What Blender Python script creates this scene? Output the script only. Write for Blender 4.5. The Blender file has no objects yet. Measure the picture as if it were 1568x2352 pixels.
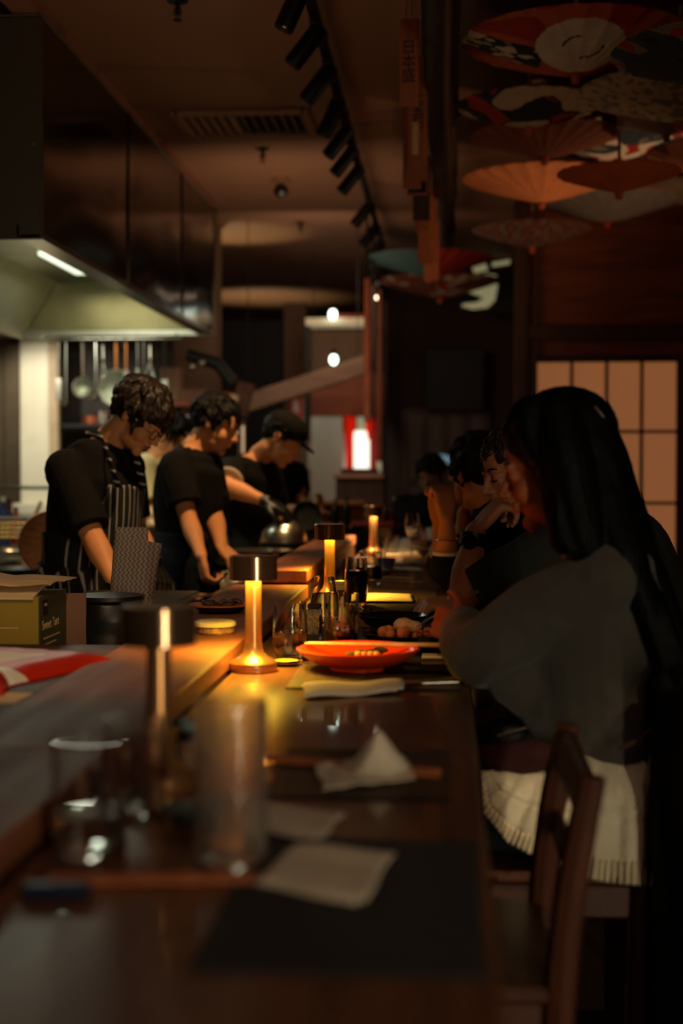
import bpy, math, random
from mathutils import Vector, Matrix, noise
random.seed(7)
sc = bpy.context.scene
COL = sc.collection
V = Vector
PI = math.pi
# ---------------------------------------------------------------- camera
CAM = V((0, 0, 1.30)); F = 3267.0; CX, CY = 784.0, 1176.0
TH = math.atan(100 / F); PH = math.atan(246 / F * math.cos(TH))
cam = bpy.data.cameras.new('camera'); cam_o = bpy.data.objects.new('camera', cam); COL.objects.link(cam_o)
cam_o.location = CAM; cam_o.rotation_euler = (PI / 2 - TH, 0, PH)
cam.sensor_fit = 'VERTICAL'; cam.sensor_height = 36; cam.lens = 50; cam.clip_start = .05
cam.dof.use_dof = True; cam.dof.focus_distance = 3.55; cam.dof.aperture_fstop = 2.1
sc.camera = cam_o
FW = V((-math.sin(PH) * math.cos(TH), math.cos(PH) * math.cos(TH), -math.sin(TH)))
RT = V((math.cos(PH), math.sin(PH), 0)); UP = RT.cross(FW)
def ray(px, py): return (FW * F + RT * (px - CX) - UP * (py - CY)).normalized()
def at(px, py, Y):
    d = ray(px, py); return CAM + d * (Y / d.y)
def atz(px, py, z=.9):
    d = ray(px, py); return CAM + d * ((z - CAM.z) / d.z)
# ---------------------------------------------------------------- world, exposure
sc.view_settings.view_transform = 'Standard'; sc.view_settings.look = 'None'
sc.view_settings.gamma = 1; sc.view_settings.exposure = 0; sc.view_settings.use_curve_mapping = False
w = bpy.data.worlds.new('world'); sc.world = w; w.use_nodes = True
w.node_tree.nodes['Background'].inputs[0].default_value = (1, .62, .4, 1)
w.node_tree.nodes['Background'].inputs[1].default_value = .004
# ---------------------------------------------------------------- lights
def aim(o, target):
    o.rotation_euler = (V(target) - o.location).to_track_quat('-Z', 'Y').to_euler()
def area(name, loc, target, size, power, col=(1, .8, .55), sy=None, spread=PI):
    l = bpy.data.lights.new(name, 'AREA'); l.energy = power; l.color = col; l.size = size
    if sy: l.shape = 'RECTANGLE'; l.size_y = sy
    l.spread = spread
    o = bpy.data.objects.new(name, l); COL.objects.link(o); o.location = loc; aim(o, target); return o
def spot(name, loc, target, power, col=(1, .8, .55), ang=50, blend=.6, r=.03):
    l = bpy.data.lights.new(name, 'SPOT'); l.energy = power; l.color = col
    l.spot_size = math.radians(ang); l.spot_blend = blend; l.shadow_soft_size = r
    o = bpy.data.objects.new(name, l); COL.objects.link(o); o.location = loc; aim(o, target); return o
WARM = (1, .62, .34)
# track spots over the kitchen side
spot('kitchen_spot', (-.55, 4.2, 2.74), (-1.08, 4.65, 1.0), 105, (1, .62, .28), 46)
spot('kitchen_spot', (-.58, 5.3, 2.74), (-1.05, 5.75, 1.0), 110, (1, .62, .28), 44)
spot('kitchen_spot', (-.58, 6.3, 2.74), (-.88, 6.6, .95), 95, (1, .62, .28), 42)
spot('kitchen_spot', (-.5, 1.3, 2.78), (-.85, 3.0, 1.0), 58, (1, .66, .36), 44)
# hood lamps, among added fills that have no fixture
area('hood_lamp', (-2.2, 6.2, 2.44), (-2.2, 6.2, 0), .5, 6, (.92, 1, .78), 1.0)
area('hood_bounce_fill', (-2.2, 6.6, 2.2), (-2.1, 6.9, 3), .6, 5.5, (.94, 1, .78), 1.2)  # added upward lamp imitating light bounced into the hood
area('hood_lamp', (-2.2, 8.2, 2.44), (-2.2, 8.2, 0), .5, 9, (.98, .95, .72), 1.0)
spot('kitchen_spot', (-1.3, 6.2, 2.8), (-1.46, 7.0, 1.15), 38, (1, .86, .55), 30)  # added to brighten the worker in the cream shirt, not a track head
spot('utensil_fill', (-1.65, 7.9, 2.2), (-2.1, 8.9, 1.85), 15, (.96, 1, .8), 48)  # added fill for the hanging utensils
spot('board_fill', (-2.7, 8.45, 2.05), (-2.68, 9.35, 1.5), 34, (1, .93, .75), 80)  # added fill that brightens the white board
# added fills near the far pass, no fixtures there
spot('ceiling_glow_fill', (-1.75, 10.6, 2.3), (-1.62, 10.5, 3.03), 17, (1, .8, .42), 80)  # added upward spots that make the glow pools on the ceiling
spot('ceiling_glow_fill', (-2.0, 14.2, 2.2), (-1.9, 14.3, 3.03), 22, (1, .8, .45), 100)
area('far_pier_fill', (-.9, 9.4, 2.6), (-1.0, 12.5, 1.6), .6, 5, (1, .7, .48), .3)  # added soft fill for the far pier and slanted beam
spot('fridge_fill', (-.75, 11.8, 2.3), (-1.05, 12.5, 1.3), 14, (.95, .97, .85), 70)  # added fill that brightens the fridge door
# light from the front of the restaurant (behind the camera): reflects as a thin strip in the lamps
area('front_window_light', (1.5, -1.3, 1.05), (-.36, 2.2, 1.05), .05, 4.2, (1, .88, .60), 1.9, math.radians(50))
area('room_ambient_fill', (.25, .4, 2.7), (-.1, 2.3, .9), 1.4, 4.6, (1, .68, .46), 1.2)  # added ambient fill for the dining side, no fixture overhead
area('ceiling_bounce_fill', (-.95, 4.6, 1.9), (-.95, 4.6, 3.0), .7, 1.1, (1, .68, .46), 1.6)  # added upward panel imitating bounce onto the near ceiling
spot('umbrella_fill', (1.3, 5.4, 1.8), (.75, 6.1, 2.5), 2.2, (1, .6, .3), 90)  # added fill for the umbrella undersides, no fixture below them
spot('bench_fill', (-1.85, 5.45, 2.12), (-1.8, 5.5, .9), 38, (1, .9, .66), 75)  # added fill brightening the near cooking bench
area('ceiling_bounce_fill', (-.9, 8.2, 2.0), (-.8, 9.6, 3.0), .9, 6, (1, .66, .42), 1.6)  # second added panel imitating bounce, for the farther ceiling
spot('skirt_fill', (1.1, 1.5, 2.0), (.22, 2.45, .60), 52, (1, .76, .44), 17, 1)  # added narrow fill aimed only at the skirt
# ---------------------------------------------------------------- materials
def lin(c):
    return tuple(((x / 255) / 12.92 if x / 255 <= .04045 else ((x / 255 + .055) / 1.055) ** 2.4) for x in c)
MC = {}
def mat(name, c, rough=.6, metal=0, var=.12, scale=8, bump=0, bscale=60, trans=0, emit=None, es=0, coat=0, ior=1.45, alpha=1, stretch=None, sheen=0, spec=.5):
    if name in MC: return MC[name]
    m = bpy.data.materials.new(name); m.use_nodes = True; nt = m.node_tree; N = nt.nodes; L = nt.links
    b = N['Principled BSDF']; c = lin(c) if max(c) > 1 else c
    b.inputs['Roughness'].default_value = rough; b.inputs['Metallic'].default_value = metal
    b.inputs['IOR'].default_value = ior; b.inputs['Specular IOR Level'].default_value = spec
    b.inputs['Transmission Weight'].default_value = trans
    b.inputs['Coat Weight'].default_value = coat; b.inputs['Sheen Weight'].default_value = sheen
    b.inputs['Alpha'].default_value = alpha
    tc = N.new('ShaderNodeTexCoord'); mp = N.new('ShaderNodeMapping'); L.new(tc.outputs['Object'], mp.inputs[0])
    if stretch: mp.inputs['Scale'].default_value = stretch
    if var:
        n = N.new('ShaderNodeTexNoise'); n.inputs['Scale'].default_value = scale; n.inputs['Detail'].default_value = 5
        L.new(mp.outputs[0], n.inputs['Vector'])
        r = N.new('ShaderNodeValToRGB'); L.new(n.outputs[0], r.inputs[0])
        r.color_ramp.elements[0].position = .3; r.color_ramp.elements[1].position = .7
        r.color_ramp.elements[0].color = (*[x * (1 - var) for x in c], 1)
        r.color_ramp.elements[1].color = (*[min(1, x * (1 + var)) for x in c], 1)
        L.new(r.outputs[0], b.inputs['Base Color'])
    else: b.inputs['Base Color'].default_value = (*c, 1)
    if bump:
        n2 = N.new('ShaderNodeTexNoise'); n2.inputs['Scale'].default_value = bscale; n2.inputs['Detail'].default_value = 4
        L.new(mp.outputs[0], n2.inputs['Vector'])
        bp = N.new('ShaderNodeBump'); bp.inputs['Strength'].default_value = bump; bp.inputs['Distance'].default_value = .01
        L.new(n2.outputs[0], bp.inputs['Height']); L.new(bp.outputs[0], b.inputs['Normal'])
    if emit:
        b.inputs['Emission Color'].default_value = (*(lin(emit) if max(emit) > 1 else emit), 1); b.inputs['Emission Strength'].default_value = es
    MC[name] = m; return m
def stripes(name, d, period, frac, ca, cb, distort=.004, nscale=9, rough=.8, metal=0):
    if name in MC: return MC[name]
    m = mat(name, ca, rough, metal, var=0); nt = m.node_tree; N = nt.nodes; L = nt.links; b = N['Principled BSDF']
    tc = [n for n in N if n.type == 'TEX_COORD'][0]
    dt = N.new('ShaderNodeVectorMath'); dt.operation = 'DOT_PRODUCT'; dt.inputs[1].default_value = d; L.new(tc.outputs['Object'], dt.inputs[0])
    nz = N.new('ShaderNodeTexNoise'); nz.inputs['Scale'].default_value = nscale; L.new(tc.outputs['Object'], nz.inputs['Vector'])
    mu = N.new('ShaderNodeMath'); mu.operation = 'MULTIPLY_ADD'; L.new(nz.outputs[0], mu.inputs[0]); mu.inputs[1].default_value = distort * 2; L.new(dt.outputs['Value'], mu.inputs[2])
    dv = N.new('ShaderNodeMath'); dv.operation = 'DIVIDE'; L.new(mu.outputs[0], dv.inputs[0]); dv.inputs[1].default_value = period
    fr = N.new('ShaderNodeMath'); fr.operation = 'FRACT'; L.new(dv.outputs[0], fr.inputs[0])
    lt = N.new('ShaderNodeMath'); lt.operation = 'LESS_THAN'; L.new(fr.outputs[0], lt.inputs[0]); lt.inputs[1].default_value = frac
    mx = N.new('ShaderNodeMix'); mx.data_type = 'RGBA'; L.new(lt.outputs[0], mx.inputs[0])
    mx.inputs[6].default_value = (*lin(ca), 1); mx.inputs[7].default_value = (*lin(cb), 1)
    L.new(mx.outputs[2], b.inputs['Base Color']); return m
def wood(name, ca, cb, rough=.45, ax=(1, 8, 1), scale=5, coat=0, bump=.05):
    if name in MC: return MC[name]
    m = mat(name, ca, rough, 0, var=0, coat=coat); nt = m.node_tree; N = nt.nodes; L = nt.links; b = N['Principled BSDF']
    mp = [n for n in N if n.type == 'MAPPING'][0]; mp.inputs['Scale'].default_value = ax
    n = N.new('ShaderNodeTexNoise'); n.inputs['Scale'].default_value = scale; n.inputs['Detail'].default_value = 8; n.inputs['Distortion'].default_value = .8
    L.new(mp.outputs[0], n.inputs['Vector'])
    r = N.new('ShaderNodeValToRGB'); L.new(n.outputs[0], r.inputs[0])
    r.color_ramp.elements[0].position = .3; r.color_ramp.elements[1].position = .7
    r.color_ramp.elements[0].color = (*lin(ca), 1); r.color_ramp.elements[1].color = (*lin(cb), 1); L.new(r.outputs[0], b.inputs['Base Color'])
    n2 = N.new('ShaderNodeTexNoise'); n2.inputs['Scale'].default_value = 3; L.new(mp.outputs[0], n2.inputs['Vector'])
    ra = N.new('ShaderNodeMapRange'); L.new(n2.outputs[0], ra.inputs[0]); ra.inputs[3].default_value = rough * .8; ra.inputs[4].default_value = rough * 1.25; L.new(ra.outputs[0], b.inputs['Roughness'])
    bp = N.new('ShaderNodeBump'); bp.inputs['Strength'].default_value = bump; bp.inputs['Distance'].default_value = .002; L.new(n.outputs[0], bp.inputs['Height']); L.new(bp.outputs[0], b.inputs['Normal'])
    return m
M_counter = wood('counter_wood', (84, 52, 34), (122, 78, 50), .3, (9, 1, 9), 2.2, coat=.3)
M_ledge = wood('ledge_wood', (104, 58, 36), (148, 88, 58), .5, (9, 1, 9), 2.2)
M_darkwood = wood('dark_wood', (52, 26, 14), (80, 42, 22), .5, (6, 6, 1), 4)
M_redwood = wood('red_wood', (98, 42, 18), (140, 66, 28), .5, (1, 8, 8), 2)
M_chair = wood('chair_wood', (62, 31, 18), (86, 44, 26), .4, (8, 8, 1), 4)
M_lightwood = wood('light_wood', (190, 140, 84), (214, 168, 110), .5, (8, 1, 8), 5)
M_plaque = wood('plaque_wood', (150, 80, 40), (176, 98, 52), .6, (10, 10, 1), 5)
M_steel = mat('steel', (176, 172, 160), .28, 1, var=.1, scale=20, stretch=(1, 12, 1))
M_hood = mat('hood_steel', (96, 86, 74), .14, 1, var=.15, scale=3, bump=.04, bscale=2.5)
M_hoodend = mat('hood_end_steel', (118, 112, 96), .45, 1, var=.1, scale=30, stretch=(1, 1, 14))
M_hoodin = mat('hood_inner_steel', (180, 182, 160), .38, .9, var=.12, scale=4)
M_filter = stripes('hood_filter', (0, .5, .8), .03, .45, (60, 58, 50), (170, 168, 148), 0, 1, .4, .8)
M_blackmetal = mat('black_metal', (14, 13, 12), .45, .3, var=.2)
M_black = mat('black_plastic', (12, 12, 12), .4, 0, var=.2)
M_blackgloss = mat('black_lacquer', (10, 9, 9), .18, 0, var=.2)
M_slab = mat('pitted_stone_slab', (30, 27, 22), .25, .4, var=.3, scale=90, bump=1, bscale=150)
M_ceil = mat('ceiling_paint', (142, 104, 78), .75, 0, var=.08, scale=1.2, stretch=(1, .25, 1), bump=.05, bscale=4)
M_wall = mat('dark_wall', (58, 38, 26), .8, 0, var=.15, scale=2)
M_wallk = mat('kitchen_wall', (92, 70, 52), .6, 0, var=.15, scale=3)
M_floor = mat('concrete_floor', (92, 84, 74), .5, 0, var=.2, scale=2.5, bump=.05, bscale=20)
M_void = mat('black_panel', (9, 7, 6), .6, 0, var=.2)
M_cream = mat('cream_paint', (226, 216, 192), .5, 0, var=.05, scale=2)
M_glass = mat('clear_glass', (250, 250, 250), .02, 0, var=0, trans=1, ior=1.45)
M_glasst = mat('textured_glass', (244, 242, 240), .06, 0, var=0, trans=.97, ior=1.45, bump=.3, bscale=45)
M_water = mat('water', (245, 246, 246), .0, 0, var=0, trans=1, ior=1.33)
M_cola = mat('dark_drink', (70, 28, 12), .0, 0, var=0, trans=1, ior=1.33)
M_amber = mat('amber_drink', (245, 190, 70), .0, 0, var=0, trans=1, ior=1.33)
M_bronze = mat('brushed_bronze', (168, 132, 104), .17, .9, var=.08, scale=60, stretch=(1, 1, .05))
M_napkin = mat('white_napkin', (214, 196, 172), .85, 0, var=.06, scale=30, bump=.25, bscale=90)
M_paper = mat('cream_paper', (224, 196, 150), .8, 0, var=.05, scale=20)
M_skin = mat('skin', (202, 136, 88), .55, 0, spec=.3, var=.06, scale=12)
M_skin2 = mat('skin_tan', (172, 110, 78), .55, 0, spec=.3, var=.06, scale=12)
M_hair = mat('black_hair', (14, 10, 9), .62, 0, var=.3, scale=60, stretch=(6, 6, 1), spec=.2)
M_cloth = mat('black_cotton', (21, 19, 18), .9, 0, spec=.12, var=.15, scale=12, bump=.15, bscale=200)
M_jean = mat('dark_denim', (24, 28, 34), .9, 0, spec=.15, var=.2, scale=20)
M_shoe = mat('black_shoe', (12, 12, 12), .5)
# ---------------------------------------------------------------- mesh builder
def basis(d, ref=None):
    d = d.normalized(); ref = ref or (V((0, 0, 1)) if abs(d.z) < .9 else V((0, 1, 0)))
    a = ref.cross(d)
    if a.length < 1e-6: a = V((1, 0, 0)).cross(d)
    a.normalize(); return a, d.cross(a)
class MB:
    def __init__(s): s.v = []; s.f = []; s.mi = []
    def add(s, vs, fs, mi=0):
        o = len(s.v); s.v += [V(x) for x in vs]; s.f += [tuple(i + o for i in f) for f in fs]; s.mi += [mi] * len(fs); return s
    def box(s, c, d, rz=0, R=None, bev=0, mi=0):
        hx, hy, hz = [k / 2 for k in d]
        R = R or Matrix.Rotation(rz, 3, 'Z'); c = V(c)
        if bev <= 0:
            vs = [c + R @ V((x * hx, y * hy, z * hz)) for x in (-1, 1) for y in (-1, 1) for z in (-1, 1)]
            return s.add(vs, [(0, 1, 3, 2), (4, 6, 7, 5), (0, 4, 5, 1), (2, 3, 7, 6), (0, 2, 6, 4), (1, 5, 7, 3)], mi)
        b = min(bev, hx * .9, hy * .9, hz * .9); vs = []
        idx = {}
        for x in (-1, 1):
            for y in (-1, 1):
                for z in (-1, 1):
                    for k in range(3):
                        p = [x * (hx - b), y * (hy - b), z * (hz - b)]; p[k] = (x * hx, y * hy, z * hz)[k]
                        idx[(x, y, z, k)] = len(vs); vs.append(c + R @ V(p))
        fs = []
        def q(*k): fs.append(tuple(idx[i] for i in k))
        for k in range(3):
            a, bb = [i for i in range(3) if i != k]
            for sg in (-1, 1):
                P = []
                for (p, r) in ((-1, -1), (1, -1), (1, 1), (-1, 1)):
                    t = [0, 0, 0]; t[k] = sg; t[a] = p; t[bb] = r; P.append((*t, k))
                if (sg == 1) == (k == 1): P.reverse()
                q(*P)
            for p in (-1, 1):
                for r in (-1, 1):
                    t0 = [0, 0, 0]; t0[k] = -1; t0[a] = p; t0[bb] = r; t1 = list(t0); t1[k] = 1
                    P = [(*t0, a), (*t1, a), (*t1, bb), (*t0, bb)]
                    if (p * r == 1) != (k == 1): P.reverse()
                    q(*P)
        for x in (-1, 1):
            for y in (-1, 1):
                for z in (-1, 1):
                    P = [(x, y, z, 0), (x, y, z, 1), (x, y, z, 2)]
                    if x * y * z < 0: P.reverse()
                    q(*P)
        return s.add(vs, fs, mi)
    def tube(s, pts, rad, n=12, cap=True, ref=None, mi=0, closed=False):
        pts = [V(p) for p in pts]; m = len(pts)
        if not isinstance(rad, (list, tuple)) or (isinstance(rad, tuple)): rad = [rad] * m
        vs = []; A = None
        for i, p in enumerate(pts):
            d = (pts[min(i + 1, m - 1)] - pts[max(i - 1, 0)])
            if closed: d = pts[(i + 1) % m] - pts[i - 1]
            if d.length < 1e-9: d = V((0, 0, 1))
            if A is None: a, b = basis(d, ref)
            else:
                d.normalize(); a = (A - d * A.dot(d))
                a = a.normalized() if a.length > 1e-6 else basis(d)[0]; b = d.cross(a)
            A = a; r = rad[i]; ra, rb = (r if isinstance(r, (tuple, list)) else (r, r))
            for k in range(n):
                t = 2 * PI * k / n; vs.append(p + a * (ra * math.cos(t)) + b * (rb * math.sin(t)))
        fs = [(i * n + k, i * n + (k + 1) % n, (i + 1) * n + (k + 1) % n, (i + 1) * n + k) for i in range(m - 1) for k in range(n)]
        if closed: fs += [((m - 1) * n + k, (m - 1) * n + (k + 1) % n, (k + 1) % n, k) for k in range(n)]
        elif cap: fs += [tuple(range(n))[::-1], tuple((m - 1) * n + k for k in range(n))]
        return s.add(vs, fs, mi)
    def lathe(s, prof, c=(0, 0, 0), n=32, axis=None, mi=0, sx=1, sy=1):
        c = V(c); vs = []; fs = []; m = len(prof)
        if axis is None: X, Y, Z = V((1, 0, 0)), V((0, 1, 0)), V((0, 0, 1))
        else: Z = V(axis).normalized(); X, Y = basis(Z)
        for r, z in prof:
            for k in range(n):
                t = 2 * PI * k / n; vs.append(c + X * (max(r, 1e-5) * math.cos(t) * sx) + Y * (max(r, 1e-5) * math.sin(t) * sy) + Z * z)
        fs = [(i * n + k, i * n + (k + 1) % n, (i + 1) * n + (k + 1) % n, (i + 1) * n + k) for i in range(m - 1) for k in range(n)]
        fs += [tuple(range(n))[::-1], tuple((m - 1) * n + k for k in range(n))]
        return s.add(vs, fs, mi)
    def ell(s, c, r, ax=None, n=16, m=10, mi=0):
        c = V(c); r = (r, r, r) if isinstance(r, (int, float)) else r
        X, Y, Z = ax or (V((1, 0, 0)), V((0, 1, 0)), V((0, 0, 1)))
        vs = [c - Z * r[2]]
        for j in range(1, m):
            ph = -PI / 2 + PI * j / m
            for k in range(n):
                t = 2 * PI * k / n
                vs.append(c + X * (r[0] * math.cos(ph) * math.cos(t)) + Y * (r[1] * math.cos(ph) * math.sin(t)) + Z * (r[2] * math.sin(ph)))
        vs.append(c + Z * r[2]); fs = []
        for k in range(n):
            fs.append((0, 1 + (k + 1) % n, 1 + k)); fs.append((len(vs) - 1, 1 + (m - 2) * n + k, 1 + (m - 2) * n + (k + 1) % n))
        for j in range(m - 2):
            for k in range(n): fs.append((1 + j * n + k, 1 + j * n + (k + 1) % n, 1 + (j + 1) * n + (k + 1) % n, 1 + (j + 1) * n + k))
        return s.add(vs, fs, mi)
    def limb(s, st, sub=4, n=14, r0=True, r1=True, ref=None):
        """st: list of (point, radius or (ra, rb)); smooth spline of stations, rounded ends"""
        P = [V(a) for a, _ in st]; Rr = [(b if isinstance(b, (tuple, list)) else (b, b)) for _, b in st]
        pts = []; rad = []
        for i in range(len(P) - 1):
            p0, p1, p2, p3 = P[max(i - 1, 0)], P[i], P[i + 1], P[min(i + 2, len(P) - 1)]
            for k in range(sub):
                t = k / sub
                pts.append(.5 * ((2 * p1) + (p2 - p0) * t + (2 * p0 - 5 * p1 + 4 * p2 - p3) * t * t + (3 * p1 - p0 - 3 * p2 + p3) * t ** 3))
                tt = t * t * (3 - 2 * t)
                rad.append(tuple(Rr[i][j] * (1 - tt) + Rr[i + 1][j] * tt for j in (0, 1)))
        pts.append(P[-1]); rad.append(Rr[-1])
        s.tube(pts, rad, n, True, ref)
        if r0: s.ell(P[0], min(Rr[0]) * .99, n=12, m=8)
        if r1: s.ell(P[-1], min(Rr[-1]) * .99, n=12, m=8)
        return s
    def quadgrid(s, fn, nu, nv, mi=0, mfn=None):
        vs = [fn(u / nu, v / nv) for v in range(nv + 1) for u in range(nu + 1)]; o = len(s.v)
        s.v += [V(x) for x in vs]
        for v in range(nv):
            for u in range(nu):
                a = o + v * (nu + 1) + u; s.f.append((a, a + 1, a + nu + 2, a + nu + 1)); s.mi.append(mfn((u + .5) / nu, (v + .5) / nv) if mfn else mi)
        return s
    def mesh(s, name, off=None):
        me = bpy.data.meshes.new(name)
        me.from_pydata([(v - off) if off else v for v in s.v], [], s.f)
        if any(s.mi): me.polygons.foreach_set('material_index', s.mi)
        me.update(); return me
def root_of(o):
    while o.parent: o = o.parent
    return o
def finish(me, m, smooth=35):
    for k in (m if isinstance(m, (list, tuple)) else [m]): me.materials.append(k)
    if smooth is not None:
        me.shade_smooth()
        if smooth < 180: me.set_sharp_from_angle(angle=math.radians(smooth))
def part(name, mb, m, parent=None, world=False, smooth=35, loc=None, solid=0):
    off = root_of(parent).location.copy() if (world and parent) else None
    me = mb.mesh(name, off) if isinstance(mb, MB) else mb
    if off and not isinstance(mb, MB): me.transform(Matrix.Translation(-off))
    finish(me, m, smooth)
    o = bpy.data.objects.new(name, me); COL.objects.link(o); o.parent = parent
    if loc: o.location = loc
    if solid:
        md = o.modifiers.new('thickness', 'SOLIDIFY'); md.thickness = solid; md.offset = 0
    return o
def tag(o, label, cat, group=None, kind=None):
    if label: o['label'] = label
    if cat: o['category'] = cat
    if group: o['group'] = group
    if kind: o['kind'] = kind
    return o
def thing(name, label, cat, loc=(0, 0, 0), rotz=0, group=None):
    o = bpy.data.objects.new(name, None); COL.objects.link(o); o.location = V(loc); o.rotation_euler = (0, 0, rotz)
    o.empty_display_size = .05
    return tag(o, label, cat, group)
def solo(name, mb, m, label, cat, loc=None, rotz=0, group=None, world=False, smooth=35, kind=None, solid=0):
    """one-mesh thing; world=True: vertices are world coordinates, origin moved to the base centre"""
    if world:
        vs = mb.v if isinstance(mb, MB) else [v.co for v in mb.vertices]
        c = V((sum(v.x for v in vs) / len(vs), sum(v.y for v in vs) / len(vs), min(v.z for v in vs)))
        if isinstance(mb, MB): me = mb.mesh(name, c)
        else: mb.transform(Matrix.Translation(-c)); me = mb
        loc = c
    else: me = mb.mesh(name) if isinstance(mb, MB) else mb
    finish(me, m, smooth)
    o = bpy.data.objects.new(name, me); COL.objects.link(o); o.location = V(loc or (0, 0, 0)); o.rotation_euler = (0, 0, rotz)
    if solid:
        md = o.modifiers.new('thickness', 'SOLIDIFY'); md.thickness = solid; md.offset = 0
    return tag(o, label, cat, group, kind)
def struct(name, mb, m, smooth=35):
    return solo(name, mb, m, None, None, world=True, kind='structure', smooth=smooth)
def dup(r0, loc, rotz=None, label=None):
    r = r0.copy(); COL.objects.link(r); r.location = V(loc)
    if rotz is not None: r.rotation_euler = (0, 0, rotz)
    if label: r['label'] = label
    for ch in list(r0.children):
        c = ch.copy(); COL.objects.link(c); c.parent = r
        for g in list(ch.children):
            d = g.copy(); COL.objects.link(d); d.parent = c
    return r
def vox(mb, size=.005, smooth=3, disp=None):
    me = mb.mesh('tmp'); o = bpy.data.objects.new('tmp', me); COL.objects.link(o)
    r = o.modifiers.new('r', 'REMESH'); r.mode = 'VOXEL'; r.voxel_size = size
    if smooth:
        s = o.modifiers.new('s', 'SMOOTH'); s.iterations = smooth; s.factor = .5
    dg = bpy.context.evaluated_depsgraph_get(); dg.update()
    me2 = bpy.data.meshes.new_from_object(o.evaluated_get(dg)); bpy.data.objects.remove(o); bpy.data.meshes.remove(me)
    if disp:
        ns = [v.normal.copy() for v in me2.vertices]
        for v, nn in zip(me2.vertices, ns): v.co += nn * disp(v.co)
    me2.update(); return me2
def text_mesh(s, size, depth=.0004, spacing=1.0):
    c = bpy.data.curves.new('t', 'FONT'); c.body = s; c.size = size; c.extrude = depth; c.align_x = 'CENTER'; c.align_y = 'CENTER'; c.space_line = spacing
    o = bpy.data.objects.new('t', c); COL.objects.link(o); dg = bpy.context.evaluated_depsgraph_get(); dg.update()
    me = bpy.data.meshes.new_from_object(o.evaluated_get(dg)); bpy.data.objects.remove(o); return me
def text_part(name, s, size, m, parent, loc, rot=(PI / 2, 0, 0), spacing=1.0):
    me = text_mesh(s, size, spacing=spacing); me.transform(Matrix.Translation(V(loc)) @ (Matrix.Rotation(rot[2], 4, 'Z') @ Matrix.Rotation(rot[0], 4, 'X')))
    return part(name, me, m, parent, smooth=None)
sc.cycles.sample_clamp_indirect = 4
sc.cycles.use_denoising = True
# ================================================================ ROOM SHELL
CZ = 3.03
struct('floor', MB().box((-.6, 7, -.05), (5.6, 18, .1)), M_floor)
struct('ceiling', MB().box((-.6, 7, CZ + .05), (5.6, 18, .1)), M_ceil)
struct('wall_left', MB().box((-3.25, 7, 1.5), (.1, 18, 3.1)), M_wallk)
struct('wall_right', MB().box((2.05, 7, 1.5), (.1, 18, 3.1)), M_redwood)
struct('wall_back', MB().box((-.6, 15.45, 1.5), (5.4, .1, 3.1)), M_wall)
struct('wall_front', MB().box((-.6, -1.9, 1.5), (5.4, .1, 3.1)), M_wall)
# kitchen rear wall (left of the pass) with a dark opening to its right
struct('wall_kitchen', MB().box((-2.45, 10.25, 1.5), (1.6, .1, 3.06)), M_wallk)
# shoji partition: wall with a lattice window
SY = 9.3
sx0 = at(1180, 900, SY).x
wx0, wx1 = at(1232, 900, SY).x, at(1553, 900, SY).x
wz1, wz0 = at(1300, 828, SY).z, at(1300, 828, SY).z - .46 * 3.05
m = MB()
m.box(((sx0 + wx0 - .03) / 2, SY, CZ / 2), (wx0 - .03 - sx0, .1, CZ))
m.box(((wx1 + .03 + 2.0) / 2, SY, CZ / 2), (2.0 - wx1 - .03, .1, CZ))
m.box(((wx0 + wx1) / 2, SY, (wz1 + .03 + CZ) / 2), (wx1 - wx0 + .06, .1, CZ - wz1 - .03))
m.box(((wx0 + wx1) / 2, SY, (wz0 - .03) / 2), (wx1 - wx0 + .06, .1, wz0 - .03))
struct('wall_partition', m, M_redwood)
m = MB()
m.box(((sx0 + 2.0) / 2, SY - .07, wz1 + .17), (2.0 - sx0, .06, .10), bev=.01)
m.box((sx0 + .04, SY - .07, 1.5), (.09, .08, 3.0), bev=.01)
m.box((sx0 + .13, SY - .07, 2.3), (.03, .05, 1.4), bev=.005)
struct('trim_1', m, M_darkwood)
win = tag(bpy.data.objects.new('window_1', None), None, None, None, 'structure'); COL.objects.link(win); win.location = ((wx0 + wx1) / 2, SY, wz0)
m = MB(); W = wx1 - wx0; H = wz1 - wz0
for sx in (-1, 1): m.box((sx * (W / 2 + .012), -.02, H / 2), (.028, .05, H + .05))
for z in (0, H): m.box((0, -.02, z), (W, .05, .026))
part('window_frame', m, M_darkwood, win)
m = MB()
for k in (1, 2, 3): m.box((-W / 2 + W * k / 4, -.02, H / 2), (.022, .02, H))
for k in (1, 2): m.box((0, -.022, H - k * H / 3.05), (W, .018, .02))
part('window_lattice', m, M_darkwood, win)
M_shoji = mat('shoji_paper', (150, 104, 70), .8, 0, var=.1, scale=1.5, emit=(158, 98, 58), es=.62)  # emission stands in for a light behind the paper
pz = MB().box((0, .015, H / 2), (W, .004, H)); part('pane', pz, M_shoji, win)
# dim shoji at the far end of the dining side
win = tag(bpy.data.objects.new('window_2', None), None, None, None, 'structure'); COL.objects.link(win)
a = at(930, 945, 12.6); b = at(1116, 945, 12.6); win.location = ((a.x + b.x) / 2, 12.6, .4); W = b.x - a.x; H = a.z - .4
part('pane', MB().box((0, .02, H / 2), (W, .01, H)), mat('dim_shoji', (64, 50, 42), .5, 0, emit=(60, 40, 30), es=.1), win)  # faint backlight set as emission in the pane
m = MB()
for k in range(5): m.box((-W / 2 + W * k / 4, 0, H / 2), (.06, .05, H))
for k in range(4): m.box((0, 0, H - k * .62), (W, .04, .05))
part('window_lattice', m, M_darkwood, win)
struct('wall_passage', MB().box((.5, 12.72, 1.5), (2.2, .1, 3.06)), M_wall)
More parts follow.
